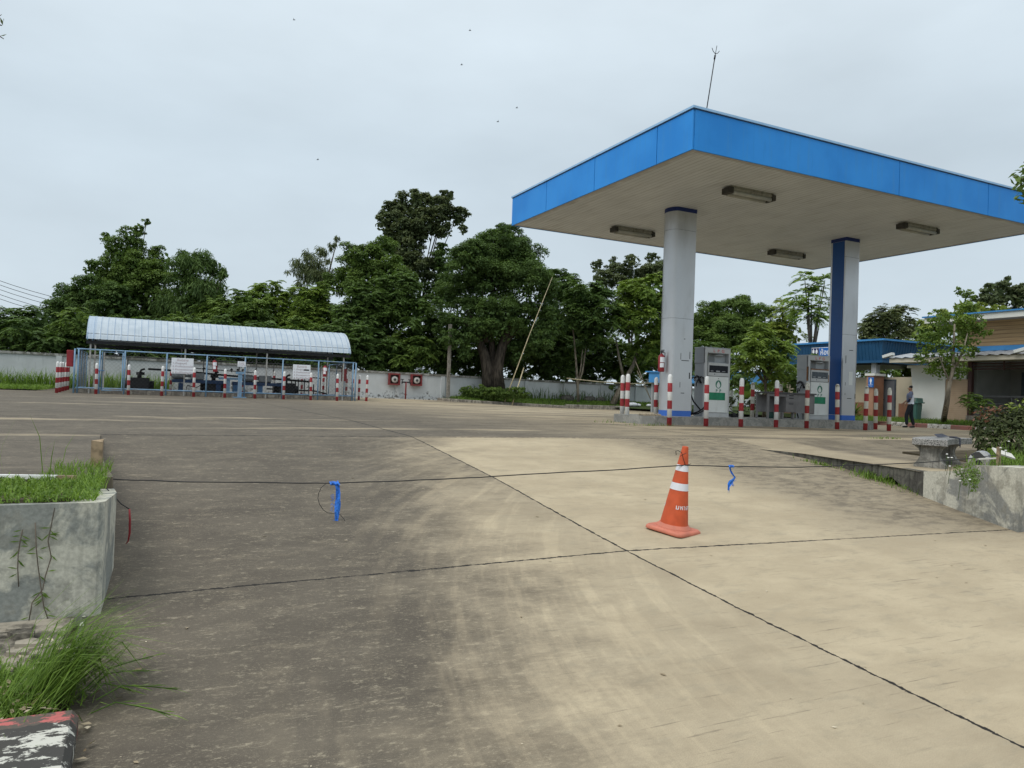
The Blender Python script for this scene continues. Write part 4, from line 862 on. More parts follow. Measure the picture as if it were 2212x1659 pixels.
# ------------------------------------------------------------------ things on the boundary wall
def hose_box(u, zc, label):
    t = thing('hose_cabinet', label, 'hose cabinet', (u, 44.75, zc-.35), 'red hose cabinets on the wall')
    mb = MB(); a, b, zz0, zz1 = u-.36, u+.36, zc-.36, zc+.36
    mb.box((a, 44.70, zz0), (a+.09, 44.92, zz1)); mb.box((b-.09, 44.70, zz0), (b, 44.92, zz1)); mb.box((a+.09, 44.70, zz0), (b-.09, 44.92, zz0+.09)); mb.box((a+.09, 44.70, zz1-.09), (b-.09, 44.92, zz1)); mb.build('cabinet_frame', 'oxide', t); MB().box((a+.09, 44.89, zz0+.09), (b-.09, 44.91, zz1-.09)).build('back_panel', 'darkbrown', t)
    mb = MB(); mb.lathe([(.12, 0), (.20, .0), (.20, .10), (.10, .10)], seg=20); mb.xform(Matrix.Translation((u+.03, 44.86, zc-.02)) @ Matrix.Rotation(R(90), 4, 'X')); mb.build('hose_reel', 'offwhite', t)
    mb = MB(); mb.lathe([(0, 0), (.085, 0), (.085, .03), (0, .03)], seg=14); mb.xform(Matrix.Translation((u+.03, 44.75, zc-.02)) @ Matrix.Rotation(R(90), 4, 'X')); mb.build('reel_hub', 'greyseam', t)
hose_box(13.98, 1.47, 'red hose cabinet on the white wall, left of the standpipe'); hose_box(15.42, 1.47, 'red hose cabinet on the white wall, right of the standpipe')
t = thing('standpipe', 'rusty red standpipe with two black taps between the hose cabinets', 'standpipe', (14.62, 44.4, .2))
MB().tube([(14.62, 44.4, .1), (14.62, 44.4, 1.32)], .05, 8).tube([(14.62, 44.4, .52), (14.62, 44.4, .58)], .08, 8).build('pipe', 'oxide', t)
for s_ in (-1, 1): MB().tube([(14.62, 44.4, 1.30), (14.62+s_*.26, 44.4, 1.30), (14.62+s_*.26, 44.36, 1.22)], .045, 8).tube([(14.62+s_*.24, 44.4, 1.32), (14.62+s_*.24, 44.4, 1.47)], .025, 6).tube([(14.62+s_*.24-.1, 44.4, 1.47), (14.62+s_*.24+.1, 44.4, 1.47)], .02, 6).build('tap', 'black', t)
t = thing('utility_pole', 'slim concrete utility pole standing before the boundary wall', 'pole', (17.39, 44.3, .2))
MB().prism([(17.25, 44.2), (17.52, 44.2), (17.52, 44.42), (17.25, 44.42)], 0, .4).build('foot', 'polecon', t)
mb = MB(); mb.extrude([(-.09, -.09), (.09, -.09), (.09, .09), (-.09, .09)], (17.39, 44.31, .4), (17.37, 44.31, 5.08)); mb.build('shaft', 'polecon', t)
# power lines far left
for k, (y0_, y1_) in enumerate(((598, 631), (606, 640), (615, 650), (625, 660), (634, 668))):
    a, b = at(-140, y0_-45+k*1, 62), at(330, y1_+44, 70); pts = [a.lerp(b, i/12)+Vector((0, 0, -.9*math.sin(math.pi*i/12))) for i in range(13)]
    o = MB().tube(pts, .022, 5).build('power_line', 'blackrub'); tag(o, ['topmost', 'second', 'middle', 'fourth', 'lowest'][k]+' of the five power lines at the left edge', 'power line', 'power lines at the left edge')

# bamboo poles leaning near the big tree
tag(MB().tube([(20.57, 42.6, .3), (21.10, 42.2, 2.3), (21.68, 41.8, 4.41), (22.8, 41.0, 8.21)], [.036, .034, .028, .014], 6).build('bamboo_pole', 'bamboo'), 'long thin bamboo pole leaning tall in front of the big tree', 'pole')
tag(MB().tube([(20.93, 42.3, .05), (21.64, 42.2, 2.51)], [.04, .035], 6).build('bamboo_pole', 'bamboo'), 'short bamboo pole stuck beside the long one', 'pole')
# ------------------------------------------------------------------ restroom block and station building (right)
tb = thing('restroom_block', 'low restroom block with teal blue metal parapet and brown brick pillar', 'building', (32, 26, .2))
mb = MB(); B_ = [(31.12, 23.86), (36, 23.86), (36, 31.0), (31.12, 31.0)]; T_ = [(30.95, 23.70), (36.1, 23.70), (36.1, 31.1), (30.95, 31.1)]
a = [mb.bm.verts.new((x, y, 2.98)) for x, y in B_]; b = [mb.bm.verts.new((x, y, 3.90)) for x, y in T_]
for i in range(4): j = (i+1) % 4; mb.bm.faces.new((a[i], a[j], b[j], b[i]))
mb.bm.faces.new(b); mb.bm.faces.new(a[::-1]); mb.build('parapet', 'toilblue', tb)
mb = MB()
for k in range(38):
    v = 23.95+.19*k; mb.bar((31.105, v+.0, 2.99), (30.945, v, 3.89), .018)
for k in range(22):
    u = 31.3+.19*k; mb.bar((u, 23.85, 2.99), (u, 23.695, 3.89), .018)
mb.build('sheet_ribs', 'toilblue', tb)
MB().box((30.86, 23.60, 3.90), (36.2, 31.2, 3.985)).build('top_trim', 'roofblue', tb); MB().box((31.05, 23.78, 2.87), (36.05, 31.05, 2.98)).build('bottom_trim', 'toilblue', tb)
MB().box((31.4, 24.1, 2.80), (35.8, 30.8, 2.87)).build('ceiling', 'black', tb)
MB().box((32.0, 22.9, .0), (32.15, 31.0, 2.22)).build('wall', 'cream', tb); MB().box((31.96, 22.95, .0), (31.998, 23.55, .98)).box((31.96, 24.6, .0), (31.998, 31.0, .98)).build('tile_dado', 'brown', tb)
dr = MB().box((31.95, 23.78, .34), (31.998, 24.40, 2.05)).build('door', 'greydoor', tb)
MB().box((31.94, 24.40, .34), (31.999, 24.46, 2.11)).box((31.94, 23.72, .34), (31.999, 23.78, 2.11)).box((31.94, 23.78, 2.05), (31.999, 24.40, 2.11)).build('frame', 'greyglass', dr); MB().ball((31.93, 24.33, 1.15), .035, 1).build('handle', 'black', dr)
pl = MB().box((31.0, 24.15, 0), (31.68, 24.56, 2.25)).build('pillar', 'brown', tb); MB().box((30.94, 24.09, 2.25), (31.74, 24.62, 2.36)).build('cap', 'bwhite', pl)
g = G('pillar_light_face', 0.75); M['brick_lit'] = paint('brick_tile_lit', (0.36, 0.20, 0.13), 0.7, 0.1, sc=4); MB().box((30.985, 24.16, .02), (30.998, 24.55, 2.24)).build('lit_face_sheet', 'brick_lit', pl)  # paler sheet on the left face: its light is painted into the colour
for u, v in ((31.3, 24.3), (31.3, 27.6), (31.3, 30.6), (35.5, 24.3)): MB().box((u, v, 2.2), (u+.28, v+.26, 2.88)).build('post', 'pumpgrey', tb)
def picto(mb, o, r, h):
    """standing figure: head, body, legs; o = foot point, r = reading direction"""
    o = Vector(o); r = Vector(r); n = Vector((-.004, 0, 0)) if abs(r.y) > .5 else Vector((0, -.004, 0))
    def pt(a, b): return o+r*a*h+Vector((0, 0, b*h))+n
    mb.face([pt(math.cos(t)*.085, .91+math.sin(t)*.085) for t in [k*math.pi/6 for k in range(12)]])
    mb.face([pt(-.17, .78), pt(-.2, .45), pt(-.11, .40), pt(-.08, 0), pt(.08, 0), pt(.11, .40), pt(.2, .45), pt(.17, .78), pt(0, .82)][::-1])
t = thing('restroom_sign', 'long blue restroom sign with two white figures on the teal parapet', 'sign', (30.9, 26.7, 3.2))
MB().box((30.80, 25.5, 3.24), (30.83, 27.72, 3.70)).build('border', 'signwhite', t); MB().box((30.79, 27.25, 3.265), (30.80, 27.70, 3.675)).build('picture_panel', 'signnavy', t); MB().box((30.79, 25.52, 3.265), (30.80, 27.23, 3.675)).build('text_panel', 'signblue', t)
mb = MB(); picto(mb, (30.788, 27.58, 3.29), (0, -1, 0), .36); picto(mb, (30.788, 27.38, 3.29), (0, -1, 0), .36); mb.build('figures', 'signwhite', t)
lettering('lettering', 'ห้องน้ำ', .36, 'signwhite', t, (30.786, 27.16, 3.43), (0, -1, 0), (0, 0, 1), 'LEFT', .001, bold=.006)
t = thing('restroom_sign', 'small upright blue sign with one white figure on the brick pillar', 'sign', (30.95, 24.3, 1.7))
MB().box((30.94, 24.14, 1.70), (30.98, 24.42, 2.17)).build('plate', 'signblue', t); mb = MB(); picto(mb, (30.939, 24.28, 1.84), (0, -1, 0), .30); mb.face([(30.936, 24.40, 1.815), (30.936, 24.16, 1.815), (30.936, 24.16, 1.825), (30.936, 24.40, 1.825)]); mb.build('figure', 'signwhite', t)
lettering('lettering', 'ชาย', .07, 'signwhite', t, (30.936, 24.28, 1.76), (0, -1, 0), (0, 0, 1), 'CENTER', .001)

sb = thing('station_building', 'station building with brown board siding, white roof edge and dark opening', 'building', (33, 17, .2))
mb = MB(); mb.prism([(31.0, 20.66), (31.25, 20.66), (31.25, 22.0), (31.0, 22.0)], 0, 2.58)
for v in mb.bm.verts:
    if v.co.y > 21.9 and v.co.z > 1: v.co.y = 22.28
w_ = mb.build('white_wall', 'bwhite', sb); MB().box((30.93, 20.6, 2.58), (31.3, 22.42, 2.69)).build('coping', 'bwhite', w_)
MB().box((31.0, 19.74, 2.07), (31.25, 20.659, 2.62)).build('white_band', 'bwhite', sb)
g = G('tan_brick', 0.8); X, Y, Z = g.xyz(); jz = g.math('LESS_THAN', g.math('FRACT', g.math('MULTIPLY', Z, 11)), .12); c = g.mix(g.step(g.noise(2), .3, .7), (0.40, 0.285, 0.19), (0.46, 0.335, 0.23)); g.color(g.mix(g.math('MULTIPLY', jz, .5), c, (0.30, 0.21, 0.14))); M['tanb'] = g.m
MB().box((31.04, 19.70, 0), (31.25, 20.659, 2.069)).build('tan_wall', 'tanb', sb)
MB().box((31.15, 19.60, 0), (31.4, 20.3, 2.95)).build('cream_pier', 'cream', sb)
MB().box((30.98, 19.50, .55), (31.14, 19.66, 2.86)).build('frame_post', 'darkbrown', sb); MB().box((30.95, 19.2, 0), (31.6, 19.69, .55)).build('step', 'kerb', sb)
MB().box((33.6, 5.0, 0), (33.8, 19.6, 2.95)).build('inner_wall', 'greywall', sb); MB().box((31.26, 19.45, 0), (33.6, 19.6, 2.95)).build('side_wall', 'greywall', sb); MB().box((31.1, 5, 0), (33.6, 19.45, .5)).build('floor', 'kerb', sb)
wn2 = MB().box((33.54, 10.0, 1.0), (33.598, 18.9, 2.42)).build('window', 'darkglass', sb); MB().box((33.5, 16.25, .95), (33.539, 16.32, 2.46)).box((33.5, 18.84, .95), (33.539, 18.95, 2.46)).box((33.5, 16.32, .93), (33.539, 18.84, 1.0)).build('frame', 'greyglass', wn2)
MB().box((33.5, 16.4, 1.02), (33.53, 18.83, 2.4)).build('blind', 'greywall', sb)
for k in range(4): MB().box((31.04, 5, 2.46+.11*k), (31.10, 19.49, 2.51+.11*k)).build('slat', 'darkbrown', sb)
for v in (18.2, 16.9, 15.6): MB().box((31.03, v, 2.42), (31.039, v+.07, 2.86)).build('mullion', 'darkbrown', sb)
rl = MB().box((31.05, 5, 1.33), (31.12, 19.49, 1.40)).build('railing', 'greyseam', sb)
for v in (17.9, 17.75, 16.5, 16.35, 15.1): MB().box((31.06, v, .5), (31.11, v+.05, 1.33)).build('baluster', 'greyseam', rl)
for z in (.75, 1.05): MB().box((31.075, 5, z), (31.095, 19.49, z+.03)).build('rail', 'greyseam', rl)
# eave roof
mb = MB(); mb.prism([(30.0, 8), (30.08, 8), (30.08, 22.62), (30.0, 22.62)], 2.78, 2.965); mb.prism([(30.08, 22.54), (31.5, 22.54), (31.5, 22.62), (30.08, 22.62)], 2.80, 2.965); mb.build('gutter', 'beigefascia', sb)
MB().prism([(30.08, 8), (31.5, 8), (31.5, 22.54), (30.08, 22.54)], 2.80, 2.83).build('eave_soffit', 'beigefascia', sb)
mb = MB(); n_ = 97; A = []; 
for i in range(n_+1):
    v = 8+(22.7-8)*i/n_; h = .03*math.sin(i*math.pi/1.5); A.append((mb.bm.verts.new((29.92, v, 2.985+h)), mb.bm.verts.new((31.55, v, 3.27+h))))
for i in range(n_): mb.bm.faces.new((A[i][0], A[i+1][0], A[i+1][1], A[i][1]))
mb.build('eave_sheet', 'corr' if False else 'galv', sb)
MB().box((31.40, 8, 3.26), (31.499, 20.55, 3.46)).build('flashing', 'roofblue', sb)
g = G('board_siding', 0.6); X, Y, Z = g.xyz(); f_ = g.math('FRACT', g.math('MULTIPLY', g.math('SUBTRACT', Z, 3.46), 6.2)); jz = g.math('LESS_THAN', f_, .07)
n = g.noise(6, vec=g.scale((1, .12, 3)), det=5); c = g.mix(g.step(n, .3, .7), (0.36, 0.235, 0.12), (0.50, 0.345, 0.185)); g.color(g.mix(jz, c, (0.06, 0.04, 0.025))); g.bump(f_, .3, .02); M['siding'] = g.m
MB().box((31.5, 8, 2.96), (31.7, 20.5, 4.52)).build('siding', 'siding', sb)
MB().box((30.62, 8, 4.50), (30.70, 21.42, 4.74)).box((30.70, 21.36, 4.50), (38, 21.42, 4.74)).build('roof_fascia', 'bwhite', sb); MB().box((30.70, 8, 4.52), (38, 21.36, 4.56)).build('roof_soffit', 'greyglass' if False else 'pumpgrey', sb); MB().prism([(30.55, 8), (38, 8), (38, 21.5), (30.55, 21.5)], [4.742, 4.742, 4.742, 4.742], [4.80, 5.3, 5.3, 4.80]).build('roof_sheet', 'roofblue', sb)
def cctv(p, label):
    t = thing('security_camera', label, 'camera', p, 'security cameras under the eaves'); x, y, z = p
    mb = MB(); mb.box((x-.10, y-.08, z+.02), (x+.10, y+.42, z+.15), .015); mb.xform(Matrix.Translation((x, y, z)) @ Matrix.Rotation(R(-14), 4, 'X') @ Matrix.Translation((-x, -y, -z))); mb.build('housing', 'pumpwhite', t)
    mb = MB(); mb.cyl((x, y+.40, z-.02), (x, y+.44, z-.03), .055); mb.build('lens', 'black', t); mb = MB(); mb.cyl((x+.02, y, z-.12), (x+.02, y, z+.03), .03); mb.build('bracket', 'pumpwhite', t)
cctv((29.95, 22.45, 3.06), 'white security camera on the far left tip of the eave'); cctv((29.9, 16.75, 3.08), 'white security camera on the eave at the right edge of the photo')
# blue shed far behind the pumps
a, b = at(1402, 803, 45), at(1668, 803, 41); zt = (a.z+b.z)/2
t = thing('blue_shelter', 'long low shelter with a light blue metal fascia behind the feathery tree', 'shelter', (a+b)/2-Vector((0, 0, 1.5)))
d = (b-a); dn = Vector((d.x, d.y, 0)).normalized(); bk = Vector((-dn.y, dn.x, 0)); bk = bk if bk.dot(FW) > 0 else -bk
mb = MB(); P_ = [a, b, b+bk*3, a+bk*3]; mb.prism([(p.x, p.y) for p in P_], zt-.68, zt-.08); mb.build('fascia', 'roofblue', t)
mb = MB(); P_ = [a-dn*.2-bk*.1, b+dn*.2-bk*.1, b+bk*3.1+dn*.2, a+bk*3.1-dn*.2]; mb.prism([(p.x, p.y) for p in P_], zt-.078, zt); mb.build('roof_edge', 'roofblue', t)
for f in (.02, .35, .68, .98):
    p = a+d*f+bk*.3; MB().box((p.x-.06, p.y-.06, -.1), (p.x+.06, p.y+.06, zt-.69)).build('post', 'pumpgrey', t)

# ------------------------------------------------------------------ wheelie bin
t = thing('rubbish_bin', 'green plastic rubbish bin with a swing lid behind the walking man', 'bin', (30.35, 21.55, .25))
mb = MB(); A = [(-.19, -.22), (.19, -.22), (.19, .22), (-.19, .22)]; lo = [mb.bm.verts.new((x*.82, y*.82, 0)) for x, y in A]; hi = [mb.bm.verts.new((x, y, .74)) for x, y in A]
mb.bm.faces.new(lo[::-1]); mb.bm.faces.new(hi)
for i in range(4): j = (i+1) % 4; mb.bm.faces.new((lo[i], lo[j], hi[j], hi[i]))
bmesh.ops.bevel(mb.bm, geom=list(mb.bm.edges), offset=.03, segments=2, affect='EDGES'); local(mb.build('body', 'bin'), t)
local(MB().box((-.24, -.28, .741), (.24, .28, .80), .02).build('rim', 'bin'), t)
mb = MB(); mb.extrude([(-.22, 0), (.22, 0), (.20, .17), (-.16, .19)], (-.2, 0, .80), (.2, 0, .80)); local(mb.build('lid', 'bin'), t); local(MB().box((-.206, -.16, .82), (-.201, .17, .96)).build('flap', 'binlid'), t)

# ------------------------------------------------------------------ walking person
M['skin'] = paint('skin', (0.30, 0.17, 0.11), 0.6, 0.05); M['hair'] = paint('hair', (0.012, 0.010, 0.010), 0.6, 0.2); M['shirtw'] = paint('white_shirt', (0.66, 0.68, 0.74), 0.8, 0.05); M['shirtg'] = paint('grey_blue_sleeve', (0.12, 0.14, 0.21), 0.8, 0.12); M['trouser'] = paint('dark_trousers', (0.012, 0.016, 0.022), 0.8, 0.2); M['shoe'] = paint('black_shoe', (0.012, 0.012, 0.012), 0.4, 0.2); M['navyc'] = paint('navy_undersleeve', (0.015, 0.02, 0.05), 0.8, 0.2); M['bag'] = paint('brown_pouch', (0.26, 0.15, 0.09), 0.6, 0.2)
def skin(name, verts, edges, radii, root, mat, parent, sub=2):
    me = bpy.data.meshes.new(name); me.from_pydata(verts, edges, []); o = bpy.data.objects.new(name, me); COL.objects.link(o)
    md = o.modifiers.new('skin', 'SKIN'); md.use_smooth_shade = True
    for i, v in enumerate(me.skin_vertices[0].data): r = radii[i]; v.radius = r if hasattr(r, '__len__') else (r, r); v.use_root = (i == root)
    sd_ = o.modifiers.new('sub', 'SUBSURF'); sd_.levels = sub; sd_.render_levels = sub
    bpy.context.view_layer.update(); dg = bpy.context.evaluated_depsgraph_get(); m2 = bpy.data.meshes.new_from_object(o.evaluated_get(dg))
    bpy.data.objects.remove(o); bpy.data.meshes.remove(me); m2.name = name
    q = bpy.data.objects.new(name, m2); COL.objects.link(q); m2.materials.clear(); m2.materials.append(M[mat])
    if parent: q.parent = parent
    return q
pz = .0
pd = Vector((-.62, .78, 0)).normalized()
per = thing('person', 'person in dark trousers and a white and grey shirt, walking past the green bin', 'person', (26.75, 19.2, zp(26.75, 19.2)), rz=math.atan2(pd.y, pd.x))
# x forward, y left, z up
V = [(0,0,.90),(0,0,1.06),(0,0,1.24),(.0,0,1.375),(.015,0,1.44),(.02,.0,1.51),(.025,0,1.585),
     (0,.17,1.36),(.02,.215,1.13),(.13,.19,.96),(.16,.175,.90),   # left arm
     (0,-.17,1.36),(.05,-.22,1.13),(.20,-.17,.99),(.235,-.15,.95), # right arm
     (0.01,.085,.86),(.14,.09,.48),(.10,.09,.09),                 # left leg forward
     (-.01,-.085,.86),(-.04,-.09,.47),(-.14,-.09,.09)]
Ed = [(0,1),(1,2),(2,3),(3,4),(4,5),(5,6),(3,7),(7,8),(8,9),(9,10),(3,11),(11,12),(12,13),(13,14),(0,15),(15,16),(16,17),(0,18),(18,19),(19,20)]
Rd = [.11,.115,.125,.10,.052,(.072,.082),(.066,.082),.06,.042,.03,(.035,.018),.06,.042,.03,(.035,.018),.085,.058,.04,.085,.058,.04]
def hand(base, dirn, side):
    b = Vector(base); d = Vector(dirn).normalized(); s_ = d.cross(Vector(side)).normalized(); i0 = len(V)
    root = 10 if base == V[10] else 14
    for k in range(4):
        off = s_*(k-1.5)*.017; l = (.038, .046, .043, .034)[k]; c_ = Vector(side)*(.012)
        V.append(tuple(b+off+d*.045)); V.append(tuple(b+off+d*(.045+l)+c_)); V.append(tuple(b+off+d*(.045+l*1.6)+c_*3)); Rd.extend([.0085, .008, .0065]); j = len(V)-3; Ed.extend([(root, j), (j, j+1), (j+1, j+2)])
    V.append(tuple(b+s_*-.035+d*.02)); V.append(tuple(b+s_*-.05+d*.05)); Rd.extend([.009, .008]); j = len(V)-2; Ed.extend([(root, j), (j, j+1)])
hand(V[10], (.35, -.1, -1), (0, -1, .2)); hand(V[14], (.8, .3, -.5), (0, 1, 0))
skin('body', V, Ed, Rd, 0, 'skin', per)
skin('shirt', [(0,0,.95),(0,0,1.06),(0,0,1.24),(0,0,1.37),(.01,0,1.415),(0,-.175,1.355),(.03,-.20,1.22)], [(0,1),(1,2),(2,3),(3,4),(3,5),(5,6)], [(.125,.15),(.125,.15),(.135,.16),(.10,.12),.06,.075,.065], 1, 'shirtw', per)
skin('sleeve', [(0,.10,1.38),(0,.175,1.355),(.012,.205,1.20),(.018,.212,1.13)], [(0,1),(1,2),(2,3)], [.075,.078,.068,.064], 0, 'shirtg', per)
skin('vest_side', [(.07,.09,1.36),(.08,.10,1.24),(.07,.10,1.08),(.06,.10,.97)], [(0,1),(1,2),(2,3)], [.06,.08,.08,.075], 0, 'shirtg', per)
skin('undersleeve', [(.018,.212,1.15),(.05,.208,1.07),(.125,.19,.975)], [(0,1),(1,2)], [.05,.046,.036], 0, 'navyc', per)
skin('trousers', [(0,0,1.0),(0,0,.88),(.01,.085,.83),(.14,.09,.48),(.11,.09,.10),(-.01,-.085,.83),(-.04,-.09,.47),(-.135,-.09,.10)], [(0,1),(1,2),(2,3),(3,4),(1,5),(5,6),(6,7)], [(.12,.15),(.13,.15),.105,.075,.062,.105,.075,.062], 1, 'trouser', per)
for x, y in ((.12, .09), (-.13, -.09)): skin('shoe', [(x-.05, y, .055), (x+.06, y, .045), (x+.15, y, .032)], [(0,1),(1,2)], [(.05,.045),(.046,.04),(.036,.026)], 0, 'shoe', per)
skin('hair', [(.0,0,1.53),(.0,0,1.60),(.015,0,1.645)], [(0,1),(1,2)], [(.068,.080),(.082,.090),(.06,.07)], 0, 'hair', per)
mb = MB()
for s_ in (-1, 1): mb.ball((.025, s_*.083, 1.545), .02, 1, (.6, .4, 1))
mb.ball((.115, 0, 1.535), .014, 1, (1, .8, 1.5)); o = mb.build('ears_and_nose', 'skin'); o.parent = per
o = MB().box((.155, .10, .80), (.215, .17, .88), .015).build('pouch', 'bag'); o.matrix_basis = Matrix.Identity(4); o.parent = None
o.matrix_world = Matrix.Translation(per.location) @ Matrix.Rotation(per.rotation_euler.z, 4, 'Z'); tag(o, 'small brown pouch held at the waist of the walking person', 'pouch')
# ------------------------------------------------------------------ granite bench (seen from its end)
bz = -.148
t = thing('stone_bench', 'speckled granite bench on two waisted concrete legs beside the hedge', 'bench', (11.4, 7.55, bz))
A0 = Vector((10.62, 7.33)); dr_ = Vector((math.cos(R(20)), math.sin(R(20)))); nr = Vector((-dr_.y, dr_.x))
def bp_(l, w, z): p = A0+dr_*l+nr*w; return Vector((p.x, p.y, z))
def arcoff(l): return -.10*(1-((l-.75)/.75)**2)*-1
mb = MB(); N_ = 14; L_ = []
for k in range(N_+1):
    l = -.12+1.62*k/N_; o_ = arcoff(l)
    L_.append([mb.bm.verts.new(bp_(l, w_+o_, z)) for w_, z in ((-.27, .315), (.21, .315), (.21, .415), (-.27, .415))])
for a, b in zip(L_, L_[1:]):
    for i in range(4): j = (i+1) % 4; mb.bm.faces.new((a[i], a[j], b[j], b[i]))
mb.bm.faces.new(L_[0][::-1]); mb.bm.faces.new(L_[-1])
mb.xform(Matrix.Translation((0, 0, bz+.02))); bmesh.ops.bevel(mb.bm, geom=[e for e in mb.bm.edges if len(e.link_faces) == 2 and e.calc_face_angle() > .8], offset=.008, segments=1, affect='EDGES'); mb.build('seat', 'granite', t)
for l in (.0, 1.12):
    prof = [(.0, .215), (.05, .21), (.09, .17), (.16, .13), (.22, .125), (.28, .15), (.32, .20), (.333, .215)]; mb = MB(); rows = []
    for z, hw in prof:
        o_ = arcoff(l)-.03
        rows.append([mb.bm.verts.new(bp_(l+dx, o_+s_*hw, bz+z)) for dx, s_ in ((0, -1), (.13, -1), (.13, 1), (0, 1))])
    for a, b in zip(rows, rows[1:]):
        for i in range(4): j = (i+1) % 4; mb.bm.faces.new((a[i], a[j], b[j], b[i]))
    mb.bm.faces.new(rows[0][::-1]); mb.bm.faces.new(rows[-1]); mb.build('leg', 'benchleg', t)
p = bp_(.95, .02, bz+.437)
mb = MB(); mb.face([p+Vector(q) for q in ((-.16, -.02, .0), (.0, -.10, .02), (.06, .06, .06), (-.06, .12, .045))]); mb.face([p+Vector(q) for q in ((0, -.10, .02), (.02, -.14, .012), (.09, .02, .02), (.06, .06, .06))]); mb.tube([p+Vector((.0, -.10, .015)), p+Vector((.02, -.20, .012)), p+Vector((.025, -.255, .0)), p+Vector((.02, -.262, -.10)), p+Vector((.03, -.258, -.14))], [.012, .016, .014, .012, .006], 6)
M['cloth'] = paint('dark_cloth', (0.04, 0.045, 0.06), 0.8, 0.3, sc=20); tag(mb.build('cloth_strip', 'cloth'), 'dark twisted cloth lying over the granite bench', 'cloth')

# ------------------------------------------------------------------ traffic cone (stands square to the ramp)
t = thing('traffic_cone', 'orange traffic cone with two white bands and Thai lettering on the ramp', 'traffic cone', (4.815, 6.0, zr(6.0)-.002))
t.rotation_euler = (R(6.6), R(1.5), R(20))
def P(mb, nm, mt): return local(mb.build(nm, mt), t)
def rsq(h, r): return [(sx*(h-r)+r*math.cos(R(a0+90*k/5)), sy*(h-r)+r*math.sin(R(a0+90*k/5))) for sx, sy, a0 in ((1, 1, 0), (-1, 1, 90), (-1, -1, 180), (1, -1, 270)) for k in range(6)]
mb = MB(); rows = [[mb.bm.verts.new((x, y, z)) for x, y in rsq(h, .05)] for h, z in ((.205, 0), (.212, .008), (.208, .03), (.194, .044))]
for a, b in zip(rows, rows[1:]):
    for k in range(24): q = (k+1) % 24; mb.bm.faces.new((a[k], a[q], b[q], b[k])).smooth = True
mb.bm.faces.new(rows[0][::-1]); mb.bm.faces.new(rows[-1])
mb.lathe([(.176, .0435), (.172, .058), (.152, .064), (.148, .080), (.12, .085)], seg=40, cap=False); P(mb, 'base', 'conebase')
RC = lambda z: .138-(.138-.029)*(z-.08)/(.86-.08)
zs_ = [.08, .25, .434, .436, .5, .502, .616, .618, .70, .702, .86]
mb = MB(); mb.lathe([(RC(z)+(0 if z < .86 else -.0), z) for z in (.08, .2, .3, .4, .5, .6, .7, .8, .85, .858)]+[(.022, .86), (.02, .84)], seg=48, cap=False); P(mb, 'shell', 'cone')
for a, b in ((.425, .495), (.615, .675)): mb = MB(); mb.lathe([(RC(a)+.0015, a), (RC(b)+.0015, b)], seg=48, cap=False); P(mb, 'reflective_band', 'reflect')
base_a = math.atan2(-6.03, -4.85)-R(20)
for ch, dg in (('ม', 4), ('ห', 25), ('า', 42), ('ส', 60), ('า', 80), ('ร', -84), ('ต', -66-180)):
    a = base_a+R(dg); z = .262; rr = RC(z)+.0015; o_ = Vector((math.cos(a)*rr, math.sin(a)*rr, z)); rt = Vector((-math.sin(a), math.cos(a), 0)); up = Vector((-math.cos(a)*.139, -math.sin(a)*.139, 1))
    l = lettering('lettering', ch, .062, 'reflect', t, (0, 0, 0), rt, up, ext=.0005, bold=.001); l.matrix_parent_inverse = Matrix.Identity(4); l.location = o_
# ------------------------------------------------------------------ stakes, wire, ribbons
t = tag(MB().prism([(-.365, 7.25), (-.28, 7.25), (-.275, 7.31), (-.36, 7.315)], -.25, [.215, .20, .225, .21]).build('stake', 'wood'), 'rough wooden stake in the grass of the left planter', 'stake')
sR = at(3744/1.736, 1740/1.736, 9.35)
tag(MB().prism([(sR.x-.018, sR.y-.018), (sR.x+.018, sR.y-.018), (sR.x+.018, sR.y+.018), (sR.x-.018, sR.y+.018)], sR.z-.2, sR.z+.215).build('stake', 'tanb' if False else 'wood'), 'thin brown stake in the raised bed on the right', 'stake')
rw = random.Random(5)
def wob(pts, n, amp):
    out = []
    for a, b in zip(pts, pts[1:]):
        for k in range(n): out.append(a.lerp(b, k/n)+Vector((rw.uniform(-amp, amp), rw.uniform(-amp, amp), rw.uniform(-amp, amp))))
    return out+[pts[-1]]
w2 = lambda x, y, Y: at(x/1.73598, y/1.73598, Y)
W0 = [w2(352, 1787, 6.75), w2(440, 1798, 6.75), w2(700, 1806, 6.8), w2(1000, 1810, 6.85), w2(1250, 1812, 6.9), w2(1500, 1803, 7.0), w2(1800, 1790, 7.1), w2(2050, 1775, 7.2), w2(2350, 1759, 7.33), w2(2570, 1744, 7.42), w2(2742, 1750, 7.55), w2(3000, 1752, 7.8), w2(3200, 1745, 8.1), w2(3420, 1737, 8.5), w2(3560, 1727, 8.85), w2(3650, 1718, 9.1), w2(3742, 1706, 9.33)]
tag(MB().tube(wob(W0, 4, .0028), .0052, 6).build('barrier_wire', 'blackrub'), 'long black wire strung across the ramp from stake to stake', 'wire')
tag(MB().tube([w2(2570, 1744, 7.41), w2(2562, 1720, 7.4), w2(2556, 1697, 7.38), w2(2543, 1690, 7.37), w2(2534, 1692, 7.37), w2(2536, 1706, 7.40)], .0035, 5).tube([w2(2550, 1711, 7.38), w2(2566, 1702, 7.38), w2(2574, 1699, 7.4)], .003, 5).tube([w2(2565, 1743, 7.41), w2(2580, 1743, 7.4), w2(2592, 1739, 7.4)], .003, 5).build('tie_wire', 'blackrub'), 'thin rusty tie wire looped over the top of the cone', 'wire')
